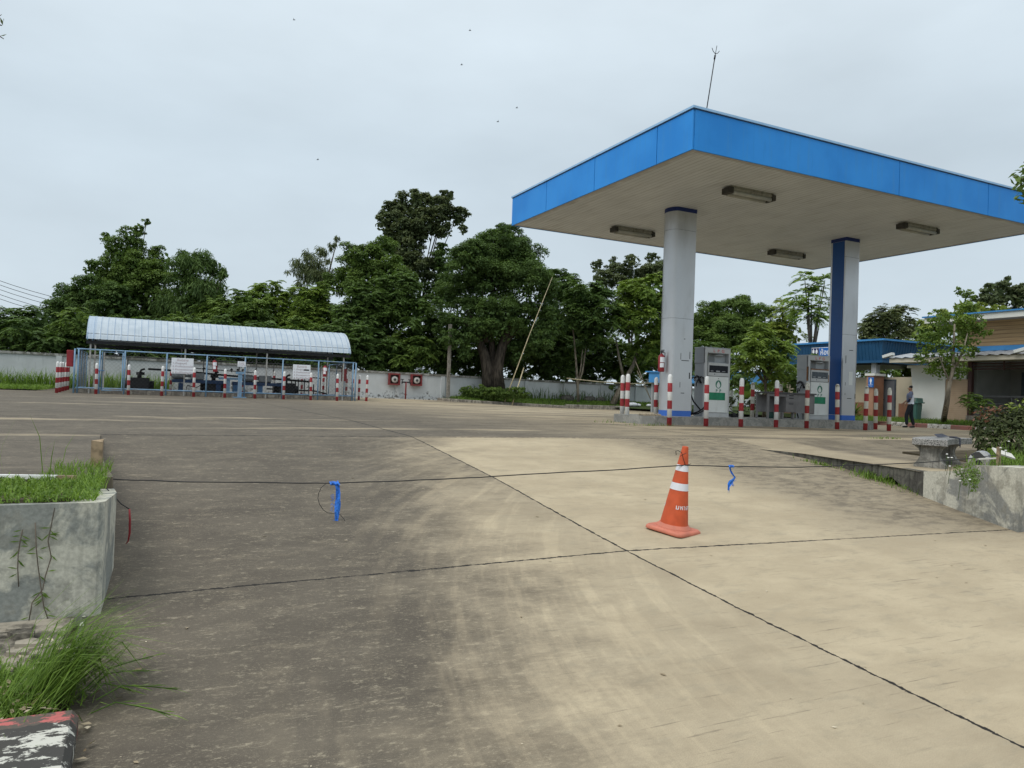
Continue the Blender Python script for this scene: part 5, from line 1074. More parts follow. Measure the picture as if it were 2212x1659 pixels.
def ribbon(name, prof, Y, label, frays):
    """prof: (x, y, half width) in photo pixels down the strip; built as a crumpled strip of film hanging from the wire"""
    mb = MB(); sc = Y/2807.8; rows = []
    for k, (x, y, hw) in enumerate(prof):
        c = w2(x, y, Y); ang = .5*math.sin(k*1.3); sd_ = CR*math.cos(ang)+FW*math.sin(ang)
        rows.append([mb.bm.verts.new(c+sd_*(f*hw*sc)+FW*(-.012*math.cos(f*2.6+k))) for f in (-1, -.5, 0, .5, 1)])
    for a, b in zip(rows, rows[1:]):
        for i in range(4): mb.bm.faces.new((a[i], a[i+1], b[i+1], b[i])).smooth = True
    for (x, y, dx, dy) in frays: mb.tube([w2(x, y, Y), w2(x+dx*.5, y+dy*.6, Y-.005), w2(x+dx, y+dy, Y)], [.0018, .0015, .0008], 4)
    r_ = rw
    return mb
fr = [(1262+rw.uniform(-12, 8), 1955+rw.uniform(-10, 20), rw.uniform(-8, 8), rw.uniform(15, 42)) for _ in range(22)]+[(1250+rw.uniform(-3, 4), 1850+rw.uniform(0, 70), rw.uniform(-14, -5), rw.uniform(0, 12)) for _ in range(22)]
mb = ribbon('r', [(1253, 1808, 7), (1264, 1815, 8), (1267, 1832, 7), (1269, 1850, 10), (1268, 1870, 11), (1266, 1890, 12), (1264, 1910, 11), (1263, 1930, 8), (1262, 1950, 7), (1259, 1970, 9), (1256, 1985, 6)], 6.86, '', fr)
for q in range(5): mb.tube([w2(1238+q*7, 1806+rw.uniform(-2, 2), 6.9), w2(1242+q*7, 1818, 6.86), w2(1248+q*6, 1812+rw.uniform(-3, 6), 6.84)], .008, 6)
tag(mb.build('ribbon', 'ribbon'), 'long frayed blue plastic ribbon tied to the wire on the dark concrete', 'ribbon', 'blue ribbons tied to the wire')
tag(MB().tube([w2(x, y, 6.88) for x, y in ((1222, 1814), (1205, 1828), (1195, 1850), (1192, 1868), (1198, 1890), (1212, 1912), (1228, 1923), (1245, 1925), (1262, 1924), (1278, 1932), (1292, 1950), (1298, 1972))], .0028, 5).build('loose_wire', 'blackrub'), 'thin loop of loose wire hanging around the long blue ribbon', 'wire')
fr = [(2733+rw.uniform(-3, 3), 1826, rw.uniform(-3, 1), rw.uniform(14, 28)) for _ in range(5)]+[(2745+rw.uniform(-3, 14), 1800+rw.uniform(0, 18), rw.uniform(2, 9), rw.uniform(3, 10)) for _ in range(10)]
mb = ribbon('r', [(2742, 1744, 8), (2738, 1755, 5), (2739, 1764, 4), (2744, 1775, 4), (2749, 1782, 3), (2756, 1790, 3), (2752, 1796, 7), (2744, 1803, 11), (2737, 1814, 9), (2732, 1826, 4), (2730, 1838, 2)], 7.55, '', fr)
for q in range(3): mb.tube([w2(2734+q*6, 1745, 7.56), w2(2737+q*6, 1752, 7.52), w2(2741+q*5, 1747, 7.5)], .007, 6)
tag(mb.build('ribbon', 'ribbon'), 'short torn blue plastic ribbon tied to the wire right of the cone', 'ribbon', 'blue ribbons tied to the wire')
# frayed ties at the left planter corner
tag(MB().tube([w2(380, 1812, 5.6), w2(420, 1852, 5.4), w2(455, 1890, 5.35), w2(484, 1908, 5.32)], .004, 5).build('loose_wire', 'blackrub'), 'short end of black wire hanging off the left planter corner', 'wire')
tag(MB().tube([w2(485, 1909, 5.32), w2(487, 1950, 5.32), w2(486, 2000, 5.32), w2(480, 2030, 5.34), w2(472, 2040, 5.35)], [.006, .008, .008, .005, .003], 5).build('red_tape', 'red'), 'dark red tape hanging from the wire end by the left planter', 'tape')
# white plank lying behind the planter grass
a, b = w2(-80, 1786, 5.3), w2(285, 1791, 5.3)
mb = MB(); mb.bar((a.x, a.y, a.z), (b.x*.8+a.x*.2, b.y*.8+a.y*.2, a.z*.2+b.z*.8), .04, .03); tag(mb.build('plank', 'white'), 'white painted plank lying behind the grass at the left edge', 'plank')
mb = MB(); c_ = (b.x*.8+a.x*.2+.01, b.y*.8+a.y*.2); mb.bar((c_[0], c_[1], a.z*.2+b.z*.8), (b.x, b.y, b.z), .038, .028); tag(mb.build('timber_offcut', 'wood'), 'short brown timber offcut at the end of the white plank', 'timber')
# striped concrete lump and broken board on the right bed
hz = at(3664/1.736, 1742/1.736, 9.9)
g = G('striped_lump', 0.7); X, Y, Z = g.xyz(); f_ = g.math('FRACT', g.math('ADD', g.math('MULTIPLY', Z, 3.5), g.math('MULTIPLY', X, 7.0))); up_ = g.math('GREATER_THAN', Z, hz.z+.085)
c = g.mix(g.math('GREATER_THAN', f_, .52), (0.50, 0.51, 0.52), (0.05, 0.05, 0.05)); c = g.mix(up_, g.mix(g.step(g.noise(30), .4, .6), (0.20, 0.19, 0.17), (0.33, 0.32, 0.29)), c); g.color(c); M['lump'] = g.m
t = thing('drain_block', 'half-round concrete drain block with black and white stripes, beside the hedge', 'block', hz)
mb = MB(); mb.extrude([(-.12, -.02), (.12, -.02), (.12, .08), (.105, .135), (.07, .165), (.02, .175), (-.035, .165), (-.085, .135), (-.12, .07)], hz-Vector((.02, .03, 0)), hz+Vector((.30, .14, .0))); mb.build('block', 'lump', t)
mb = MB(); mb.tube([hz+Vector((-.035, -.04, .03)), hz+Vector((-.018, -.034, .03))], .035, 12); mb.build('hole', 'black', t)
p = at(3790/1.736, 1712/1.736, 9.5)
mb = MB(); mb.box((-.13, -.06, -.01), (.13, .06, .01)); mb.xform(Matrix.Translation(p+Vector((.02, .1, .03))) @ Matrix.Rotation(R(-25), 4, 'Z') @ Matrix.Rotation(R(16), 4, 'Y') @ Matrix.Rotation(R(30), 4, 'X')); tag(mb.build('broken_board', 'offwhite'), 'broken cream board propped in the bed behind the thin stake', 'board')
p0, p1 = at(3670/1.736, 1721/1.736, 9.6), at(3740/1.736, 1718/1.736, 9.45); tag(MB().bar(p0, p1, .012, .02).build('lath', 'offwhite'), 'thin pale lath lying against the brown stake', 'lath')
# stakes and rubbish behind the island
tag(MB().tube([(31.39, 41.6, .35), (30.13, 41.9, 2.69)], .022, 5).build('stick', 'trunkstick'), 'shorter of two thin sticks leaning together behind the pump island', 'stick')
tag(MB().tube([(31.45, 41.7, .35), (30.13, 42.1, 3.33)], .022, 5).build('stick', 'trunkstick'), 'longer of two thin sticks leaning together behind the pump island', 'stick')
tag(MB().tube([(25.57, 43.5, 2.0), (28.2, 43.45, 1.86), (30.86, 43.4, 1.83), (33.2, 43.4, 2.0)], .04, 6).build('bamboo_rail', 'bamboo'), 'pale bamboo rail slung across the small trunk before the wall', 'pole')
M['sack'] = paint('white_sack', (0.62, 0.63, 0.66), 0.6, 0.15, sc=12, dirt=(0.05, 0.05, 0.07), dirt_amt=1.0)
tag(MB().ball((29.9, 41.95, .38), .2, 2, (2.3, 1, .8)).ball((30.35, 41.95, .36), .15, 2, (1.6, 1, .7)).build('sack', 'sack'), 'crumpled white and dark plastic sack on the taller kerb', 'sack')
tag(MB().ball((31.15, 41.75, .36), .13, 2, (2.0, 1, .8)).build('sack', 'sack'), 'small grey plastic sack at the foot of the leaning sticks', 'sack')
rs = random.Random(8)
for k, (u, l) in enumerate(((26.2, 'dark boulder left of the small trunk at the wall foot'), (28.0, 'dark boulder right of the small trunk at the wall foot'), (28.9, 'smaller dark boulder beside the other, at the wall foot'))):
    mb = MB(); mb.ball((u, 44.4, .62), .38-.06*k, 2, (1.5, .7, .8))
    for v in mb.bm.verts: v.co += Vector((rs.uniform(-.05, .05), rs.uniform(-.04, .04), rs.uniform(-.05, .05)))
    tag(mb.build('boulder', 'darkcon'), l, 'boulder')
# birds
for k, (x, y, l) in enumerate(((635, 43, 'tiny bird highest on the left of the sky'), (1015, 66, 'tiny bird high in the middle of the sky'), (997, 140, 'tiny bird just below the high middle one'), (1116, 233, 'tiny bird above the left tip of the canopy'), (1075, 263, 'lowest tiny bird left of the canopy tip'), (686, 345, 'tiny bird low above the shed roof'))):
    p = at(x, y, 60); t = MB(); t.tube([p-CR*.10, p-CR*.03, p+CR*.06, p+CR*.12], [.005, .028, .025, .008], 6)
    for s_ in (-1, 1): t.face([p-CR*.03, p+CR*.05, p+CR*(.0+.02*k)+FW*s_*.16+CU*.09])
    tag(t.build('bird', 'black'), l, 'bird', 'birds in the sky')
# ------------------------------------------------------------------ foliage
def fquads(name, Vx, tint, mat, parent=None, nper=4):
    """Vx: (N, nper, 3) separate faces with a tint per face"""
    N = len(Vx); me = bpy.data.meshes.new(name); me.vertices.add(N*nper); me.vertices.foreach_set('co', Vx.reshape(-1).astype(np.float32))
    me.loops.add(N*nper); me.loops.foreach_set('vertex_index', np.arange(N*nper, dtype=np.int32)); me.polygons.add(N); me.polygons.foreach_set('loop_start', np.arange(0, N*nper, nper, dtype=np.int32))
    a = me.attributes.new('tint', 'FLOAT', 'FACE'); me.update(calc_edges=True); a = me.attributes['tint']; a.data.foreach_set('value', np.clip(tint, 0, 1).astype(np.float32)); me.validate()
    return link(name, me, mat, parent)
def unit(v): return v/np.maximum(np.linalg.norm(v, axis=-1, keepdims=True), 1e-9)
def leaves(c, ax, nr, L, Wd, rng):
    """diamond leaves: centre, axis, rough normal"""
    ax = unit(ax); sd_ = unit(np.cross(ax, nr)); up = np.cross(sd_, ax); L = np.asarray(L)[:, None]; Wd = np.asarray(Wd)[:, None]
    return np.stack([c-ax*L*.5, c+sd_*Wd*.5+ax*L*.05, c+ax*L*.5-up*L*.08, c-sd_*Wd*.5+ax*L*.05], 1)
def crown(name, lobes, style, mat, parent, seed, dens=1.0, size=1.0, core=True):  # tint paints in light and shade: paler clump tops, darker inner leaves
    dens *= 1.25
    rng = np.random.default_rng(seed); VX = []; T = []
    for (c, r) in lobes:
        c = np.array(c); r = float(r)
        ns = max(5, int(11*dens*(r/1.2)**1.6)); d = unit(rng.normal(size=(ns, 3))); d[:, 2] = np.where(d[:, 2] < -.45, -d[:, 2], d[:, 2]); d = unit(d)
        sub = c+d*(r*rng.uniform(.62, 1.0, (ns, 1))); sr = r*rng.uniform(.24, .42, ns); tn = rng.uniform(0, 1, ns)
        for s_, q, t0, dd in zip(sub, sr, tn, d):
            if style == 'broad':
                n = int(250*dens*min(1.5, (q/.5))**1.7)+14; p = unit(rng.normal(size=(n, 3))); p[:, 2] = np.abs(p[:, 2])*np.where(rng.random(n) < .8, 1, -1); pos = s_+p*q*rng.uniform(.45, 1.05, (n, 1))*np.array([1.1, 1.1, .75])
                nr = unit(p*.5+np.array([0, 0, .9])+rng.normal(size=(n, 3))*.45); ax = unit(np.cross(nr, rng.normal(size=(n, 3)))+p*.4+np.array([0, 0, -.35])); l = rng.uniform(.11, .215, n)*size
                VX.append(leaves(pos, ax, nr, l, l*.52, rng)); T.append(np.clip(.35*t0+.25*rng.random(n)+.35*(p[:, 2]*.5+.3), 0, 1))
            elif style == 'fern':
                m = int(14*dens*min(1.6, q/.45)**1.6)+3
                az_ = rng.uniform(0, 2*np.pi, m); out_ = unit(np.stack([np.cos(az_), np.sin(az_), rng.uniform(-.1, .7, m)], 1)+dd*.7); st_ = s_+unit(rng.normal(size=(m, 3)))*q*rng.uniform(.1, .8, (m, 1)); ln = rng.uniform(.5, .85, m)*size
                k = 11; tt = np.linspace(.12, 1, k)
                droop = np.array([0, 0, -1.])*(.55*ln[:, None, None]*(tt[None, :, None]**2))
                mid = st_[:, None]+out_[:, None]*(ln[:, None, None]*tt[None, :, None])+droop
                tang = unit(out_[:, None]+np.array([0, 0, -1.1])*tt[None, :, None]); sd_ = unit(np.cross(tang, np.array([0, 0, 1.])+rng.normal(size=(m, 1, 3))*.25))
                for s in (-1, 1):
                    ax = unit(sd_*s+tang*.45+np.array([0, 0, -.25])); ll = (.215*size*(1-.55*np.abs(tt-.45)))[None, :]*rng.uniform(.8, 1.2, (m, k)); cc = mid+ax*ll[..., None]*.5; nn = unit(np.array([0, 0, 1.])+rng.normal(size=(m, k, 3))*.3)
                    VX.append(leaves(cc.reshape(-1, 3), ax.reshape(-1, 3), nn.reshape(-1, 3), ll.reshape(-1), ll.reshape(-1)*.40, rng)); T.append(np.clip(.45*t0+.3*np.repeat(rng.random(m), k)+.2*rng.random(m*k)+.1*dd[2], 0, 1))
            elif style == 'bamboo':
                n = int(75*dens*min(1.5, q/.5)**1.5)+10; p = unit(rng.normal(size=(n, 3))); pos = s_+p*q*rng.uniform(.2, 1.25, (n, 1)); ax = unit(p*.6+np.array([0, 0, -.8])+rng.normal(size=(n, 3))*.35); nr = unit(rng.normal(size=(n, 3))+np.array([0, 0, .8])); l = rng.uniform(.3, .5, n)*size
                VX.append(leaves(pos, ax, nr, l, l*.15, rng)); T.append(np.clip(.4*t0+.5*rng.random(n), 0, 1))
        if core:
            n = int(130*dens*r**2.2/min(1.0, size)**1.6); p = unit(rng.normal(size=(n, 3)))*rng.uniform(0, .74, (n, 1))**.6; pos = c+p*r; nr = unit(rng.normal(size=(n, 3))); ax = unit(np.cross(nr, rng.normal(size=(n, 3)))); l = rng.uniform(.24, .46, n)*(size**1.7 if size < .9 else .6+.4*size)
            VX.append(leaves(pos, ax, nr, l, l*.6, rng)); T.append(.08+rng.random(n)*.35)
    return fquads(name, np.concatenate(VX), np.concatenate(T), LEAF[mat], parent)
def trunk(paths, mat, parent, name='trunk'):
    mb = MB()
    for pts, r0, r1 in paths:
        n = len(pts); mb.tube([Vector(p) for p in pts], [r0+(r1-r0)*i/(n-1) for i in range(n)], 9)
    return mb.build(name, mat, parent)
TREES = 'trees behind the boundary wall'
def YW(px): return 45.08/(.8966-.4428*(px-1106)/1617.4)
def tree(name, label, lobes2, Y, style, mat, seed, base=None, tr=.16, dens=1.0, size=1.0, group=TREES, bark='bark', core=True, paths=None, dy=.5):
    """lobes2: (px, py, radius px) in the 2212 wide photo at distance Y; depth spread alternates around Y"""
    rr = random.Random(seed); L = []
    for (x, y, r) in lobes2:
        yy = Y+rr.uniform(-dy, dy)*1.6; L.append((at(x, y, yy), r*yy/1617.4))
    cx = sum(l[0].x*l[1] for l in L)/sum(l[1] for l in L); cy = sum(l[0].y*l[1] for l in L)/sum(l[1] for l in L)
    b = Vector(base) if base else Vector((cx, cy, .1))
    t = thing(name, label, 'tree', b, group)
    if paths is None:
        top = max(L, key=lambda l: l[0].z)[0]; mid = Vector((cx, cy, b.z+(top.z-b.z)*.45)); paths = [([b+Vector((0, 0, -.2)), b.lerp(mid, .5)+Vector((rr.uniform(-.2, .2), rr.uniform(-.2, .2), 0)), mid, mid.lerp(top, .8)], tr, tr*.25)]
        for (c, r) in L[:7]: s0 = b.lerp(mid, rr.uniform(.55, 1.0)); paths.append(([s0, s0.lerp(c, .5)+Vector((0, 0, .25)), c], tr*.45, tr*.12))
    trunk(paths, bark, t); crown('crown', [(tuple(c), r) for c, r in L], style, mat, t, seed, dens, size, core)
    return t
tree('bushy_tree', 'low dark bushy trees at the far left edge above the white wall', [(20,722,48),(72,727,48),(-45,730,60),(110,742,36),(150,738,34)], 50, 'fern', 'dark', 11, tr=.12)
tree('creeper_tree', 'round creeper-covered tree left of the carport roof', [(150,655,45),(205,640,46),(165,700,55),(240,690,55),(122,692,30),(260,650,40),(215,740,50)], 52, 'broad', 'dark', 12)
tree('spiky_tree', 'tall uneven tree with a ragged top sprig, rising above the carport', [(268,562,48),(316,480,9),(300,500,16),(228,512,12),(242,540,20),(282,515,26),(230,592,34),(300,600,52),(340,572,36),(196,578,18),(212,610,28),(330,630,52),(262,620,45),(290,690,60),(350,690,50)], 54, 'broad', 'mid', 13, dens=.9)
tree('bamboo_clump', 'dark feathery bamboo clump drooping right behind the carport', [(400,592,40),(437,568,26),(462,585,24),(400,560,22),(482,596,14),(420,650,52),(452,640,38),(390,690,55),(440,700,50)], 52, 'bamboo', 'dark', 14, dens=1.2)
tree('round_bush_tree', 'low green trees right of the bamboo clump, above the middle of the carport', [(478,690,46),(530,662,34),(512,700,52),(560,690,44),(455,700,40),(550,730,50)], 50, 'fern', 'mid', 15)
tree('round_bush_tree', 'rounded green tree with yellowish top between bamboo and feathery tree', [(582,645,36),(640,672,48),(602,705,52),(676,655,40),(650,725,55),(700,700,45),(560,650,24)], 51, 'fern', 'bright', 16)
tree('feathery_tree', 'thin dark feathery tree with a pointed sprig, left of the creeper-clad tree', [(655,572,30),(690,560,26),(728,520,9),(722,540,14),(640,598,20),(690,595,38),(712,622,38),(670,615,30)], 56, 'bamboo', 'grey', 17, dens=1.0, core=False)
tree('creeper_tree', 'dome of dark creeper-clad foliage left of the tallest tree', [(772,562,40),(822,552,40),(792,620,55),(850,600,48),(742,612,38),(815,670,50)], 54, 'broad', 'mid', 18)
tree('tall_tree', 'tallest tree with open brownish top and creeper-clad limbs, left of the canopy', [(842,468,30),(862,450,22),(898,446,36),(945,452,36),(966,425,16),(986,470,26),(872,500,40),(825,485,18),(1002,498,12),(915,490,40),(955,498,26),(880,545,42),(905,590,40),(845,520,26)], 58, 'broad', 'grey', 19, dens=.95, size=1.25, core=True)
tree('creeper_column', 'narrow column of hanging creeper between the tallest tree and the big dark tree', [(955,540,20),(952,565,26),(962,595,28),(955,630,34),(985,625,22),(930,640,30)], 57, 'broad', 'dark', 20)
tree('feathery_tree', 'broad mass of feathery trees behind the hose cabinets', [(760,705,52),(838,690,58),(882,755,46),(802,760,52),(900,690,50),(722,755,46),(932,740,40),(690,770,38),(860,640,46),(780,660,40)], 50.5, 'fern', 'dark', 21, dens=1.05)
tree('feathery_tree', 'dense feathery tree right of the big dark tree, behind the long bamboo pole', [(1216,622,38),(1242,662,46),(1200,722,55),(1232,765,46),(1190,600,20),(1260,720,46)], 56, 'fern', 'dark', 23)
tree('distant_tree', 'dark distant tree tops left of the rounded column', [(1288,576,16),(1325,578,20),(1366,568,22),(1408,556,16),(1418,588,30),(1342,606,34),(1300,606,24),(1382,604,30),(1440,600,34)], 67, 'broad', 'grey', 24)
tree('bright_tree', 'light green tree touching the left side of the rounded column', [(1402,640,46),(1360,645,38),(1424,700,44),(1372,702,44),(1402,758,40),(1446,655,32),(1340,690,30)], 52, 'fern', 'bright', 25, paths=[([(29.4,43.6,.3),(30.0,43.5,1.6),(31.2,43.8,3.2),(32,44.2,5)], .24, .08), ([(30.3,43.6,2.0),(29.8,43.6,3.6),(29.6,43.8,5)], .12, .05)], base=(29.4,43.6,.3), bark='bark_pale')
UG = [('left edge of the photo, over the white wall',10,748),('wall left of the compound',80,762),('left corner of the compound',165,762),('compound gate',240,765),('left warning board',320,772),('tilted extinguisher',400,775),('small white notice',480,780),('middle of the carport roof',560,782),('right warning board',640,784),('right end of the carport',720,786),('left hose cabinet',800,788),('standpipe',878,788),('utility pole',965,792),('trunk of the big dark tree',1040,790),('right side of the big trunk',1125,796),('foot of the bamboo poles',1195,800),('slim forked trunk',1265,806),('leaning sticks',1345,810),('left edge of the rounded column',1425,812),('rounded column and the clean pump',1505,812)]
for k, (l, x, y) in enumerate(UG):
    q = random.Random(300+k); J = lambda a: q.uniform(-a, a)
    tree('undergrowth_tree', 'dark undergrowth tree above the boundary wall, behind the '+l if k else 'dark undergrowth tree at the '+l, [(x+J(8), y, 38), (x-34, y-20+J(10), 32), (x+34, y-22+J(10), 32), (x+J(14), y-50+J(14), 36), (x+J(20), y+12, 24)], YW(x)+2.2+J(.5), 'fern', ('dark', 'dark', 'mid')[k % 3], 40+k, tr=.08, dens=1.0)
# the big dark tree in the verge
BT = thing('big_tree', 'big dark spreading tree with forked trunk rising from a clipped hedge', 'tree', (20.1, 43.4, .4))
BY = 48.4
bt = lambda x, y, o=0: at(x, y, BY+o)
paths = [([bt(1056,846), bt(1054,800), bt(1046,765), bt(1030,725), bt(1012,670)], .46, .2), ([bt(1078,846), bt(1074,800), bt(1082,760), bt(1095,715), bt(1118,650)], .44, .2), ([bt(1066,846,.2), bt(1064,790,.3), bt(1062,730,.4), bt(1066,600,.4)], .34, .12)]
for (x1, y1, x2, y2, r) in ((1046,760,1000,700,.18),(1082,758,1140,690,.18),(1030,722,972,682,.14),(1095,716,1165,680,.14),(1062,720,1085,560,.14),(1050,740,1040,610,.16)): paths.append(([bt(x1,y1), bt((x1+x2)/2,(y1+y2)/2-6), bt(x2,y2)], r, .05))
trunk(paths, 'bark_dark', BT)
rr = random.Random(2); L = []
for (x, y, r) in [(1062,540,44),(1105,512,30),(1085,500,22),(1012,570,46),(1132,566,48),(992,630,44),(1062,610,66),(1142,625,56),(1178,668,38),(962,690,22),(1006,690,50),(1078,692,56),(1136,700,46),(1180,622,24),(1040,575,50),(1100,590,50),(970,650,26),(1110,745,28),(1010,735,26),(1160,735,24),(975,735,28),(1002,762,22),(1150,760,24),(1182,735,24),(1118,772,18),(1036,755,20),(955,715,22),(1095,540,44),(1030,560,44),(950,655,20),(1192,700,26),(1040,712,30),(1075,722,28),(1108,716,30),(985,715,30),(1010,735,24),(1140,745,24),(1060,740,18)]:
    yy = BY+rr.uniform(-1.2, 1.6); L.append((tuple(at(x, y, yy)), r*yy/1617.4))
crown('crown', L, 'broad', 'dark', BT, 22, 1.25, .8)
t = tree('slim_tree', 'slim tree with a thin forked pale trunk in front of the wall', [(1282,655,40),(1250,690,38),(1302,692,42),(1272,738,34),(1250,640,28)], 51, 'fern', 'dark', 26, base=(26.73,43.8,.5), bark='bark_pale', paths=[([(26.73,43.8,.3),(26.61,43.8,1.62),(26.5,43.8,2.6),(26.3,43.9,4.6),(26.0,44,6.5)], .11, .04), ([(26.62,43.8,1.6),(26.96,43.8,2.47),(27.1,43.8,3.6),(27.5,44,5.8)], .09, .03), ([(26.6,43.8,1.7),(26.75,43.7,2.6),(26.8,43.6,4)], .06, .03)])
# right hand side
tree('distant_tree', 'pale distant tree tops between the two canopy columns', [(1530,692,38),(1590,684,42),(1640,694,36),(1560,730,50),(1622,738,46),(1500,720,40),(1545,665,16),(1605,660,18)], 66, 'broad', 'mid', 27, group='trees on the right')
tree('young_tree', 'small pointed light green tree left of the blue panelled column', [(1690,700,22),(1692,672,12),(1690,655,6),(1706,720,30),(1680,735,30)], 48, 'fern', 'yellow', 28, dens=.9, group='trees on the right')
tree('young_tree', 'taller ragged light green tree touching the blue panelled column', [(1752,645,24),(1745,612,12),(1738,598,7),(1782,605,8),(1775,622,8),(1742,682,32),(1772,690,30),(1728,655,12),(1720,640,7),(1790,660,16)], 45, 'fern', 'bright', 29, dens=.8, core=False, group='trees on the right')
tree('feathery_tree', 'light green layered feathery tree between pump and restroom block', [(1652,742,26),(1622,752,28),(1600,772,22),(1672,765,28),(1640,775,28),(1690,785,24),(1610,800,20),(1660,800,26),(1690,750,18),(1640,722,18),(1700,810,22),(1675,825,22)], 33, 'fern', 'bright', 30, base=tuple(at(1650, 890, 33)), dens=1.9, tr=.08, group='trees on the right', size=.72)
tree('round_tree', 'dark rounded tree behind the restroom block parapet', [(1905,702,32),(1940,694,32),(1880,722,26),(1972,712,26),(1922,732,34),(1868,738,20)], 62, 'fern', 'grey', 31, group='trees on the right')
tree('yellow_tree', 'yellow-green leafy tree between the restroom block and the small trunk', [(2005,722,36),(1982,762,36),(2038,702,28),(1975,812,30),(1958,846,20),(2020,770,40),(2052,690,26),(1990,840,26),(1960,770,20)], 38, 'broad', 'yellow', 32, dens=1.4, size=.9, group='trees on the right', base=tuple(at(1995, 880, 38)), tr=.07)
tree('small_tree', 'small leafy tree with a leaning bare trunk beside the tan wall', [(2048,715,40),(2008,752,34),(2088,735,34),(2055,772,38),(2078,682,34),(2092,645,18),(2075,632,14),(2028,690,28),(2108,702,26),(2036,800,26),(2012,800,20),(2070,806,22),(2124,722,16),(1990,775,18),(2100,765,16)], 29, 'broad', 'bright', 33, base=(30.0, 20.0, .25), dens=1.25, size=.62, bark='bark_pale', group='trees on the right', dy=.35,
     paths=[([(30.0,20.05,.1)]+[tuple(at(x,y,28.6)) for x,y in ((2045,870),(2050,835),(2058,800),(2060,760),(2062,700))], .115, .03), ([tuple(at(2052,826,28.6)),tuple(at(2040,800,28.6)),tuple(at(2030,770,28.8))], .04, .02), ([tuple(at(2058,800,28.6)),tuple(at(2080,760,28.6)),tuple(at(2090,720,28.6))], .05, .02)])
tree('tall_tree', 'tall open tree at the right edge above the station roof', [(2150,640,34),(2188,648,32),(2118,652,20),(2168,618,14),(2176,604,6),(2205,628,18),(2138,622,12),(2215,660,30)], 45, 'broad', 'grey', 34, dens=.9, size=1.1, group='trees on the right')
tree('yellow_tree', 'low yellow-green tree along the station roof behind the small tree', [(2110,672,22),(2140,672,20),(2080,668,22),(2165,672,18)], 42, 'broad', 'yellow', 35, dens=.9, group='trees on the right')
tree('undergrowth_tree', 'dark undergrowth behind the desk and the blue panelled column', [(1600,830,26),(1660,850,30),(1720,830,36),(1760,800,36),(1560,800,40),(1520,790,40)], 37, 'fern', 'dark', 36, tr=.05, group='trees on the right')
tree('undergrowth_tree', 'green bushes seen under the restroom block roof', [(1872,790,20),(1900,800,22),(1940,800,22),(1965,790,26),(1850,800,22)], 47, 'fern', 'mid', 37, tr=.05, group='trees on the right')
# shrubs
def shrub(name, label, cat, lobes2, Y, style, mat, seed, dens=1.0, size=1.0, cc='crown', base=None):
    L = [(tuple(at(x, y, Y+random.Random(seed+i).uniform(-.3, .3))), r*Y/1617.4) for i, (x, y, r) in enumerate(lobes2)]
    b = base or (sum(l[0][0] for l in L)/len(L), sum(l[0][1] for l in L)/len(L), .1)
    t = thing(name, label, cat, b); crown('foliage', L, style, mat, t, seed, dens, size); return t
shrub('clipped_hedge', 'clipped green hedge around the foot of the big tree', 'hedge', [(1002+11.5*k, 848+(k % 3)*2, 15) for k in range(12)]+[(1008+13*k, 857, 12) for k in range(10)], 47.2, 'broad', 'mid', 61, 2.6, .5)
shrub('bush', 'leafy bush against the wall behind the leftmost bollards of the island', 'bush', [(1335,850,14),(1322,838,9),(1348,835,12),(1340,822,7),(1352,862,12)], 52.3, 'broad', 'mid', 62, 1.3, .8)
shrub('bush', 'brownish croton bush between the clean pump and the desk', 'bush', [(1600,865,16),(1625,872,15),(1580,872,14),(1640,862,12),(1610,880,14)], 30, 'broad', 'croton', 63, 1.4, .55)
def blades_plant(name, label, cat, base, n, L, wd, mat, seed, up=.5, parts=3):
    rng = np.random.default_rng(seed); VX = []; T = []
    for k in range(n):
        a = rng.uniform(0, 6.283); e_ = rng.uniform(up*.2, 1.3); d = np.array([math.cos(a)*math.cos(e_), math.sin(a)*math.cos(e_), math.sin(e_)]); l = L*rng.uniform(.7, 1.1); sd_ = np.array([-math.sin(a), math.cos(a), 0]); pts = [np.array(base)+d*l*t+np.array([0, 0, -1])*l*.45*t*t*(1.2-e_*.6) for t in (0, .4, .75, 1)]; ws = [wd*.6, wd, wd*.7, .002]
        for i in range(3): VX.append(np.stack([pts[i]-sd_*ws[i], pts[i]+sd_*ws[i], pts[i+1]+sd_*ws[i+1], pts[i+1]-sd_*ws[i+1]])); T.append(rng.random())
    o = fquads(name, np.array(VX), np.array(T), LEAF[mat]); return tag(o, label, cat)
blades_plant('spiky_plant', 'spiky long-leaved plant beside the brick pillar of the restroom block', 'plant', (30.6, 24.9, .35), 60, 1.05, .03, 'mid', 71)
blades_plant('broad_leaf_plant', 'broad-leaved banana plant behind the bollard, left of the desk', 'plant', tuple(at(1612, 862, 29)), 12, 1.15, .11, 'mid', 72)
shrub('bush', 'drooping fern bush at the dark frame post of the station building', 'bush', [(2098,862,8),(2112,868,9),(2122,875,9),(2088,872,6)], 29.3, 'fern', 'mid', 64, 1.4, .6)
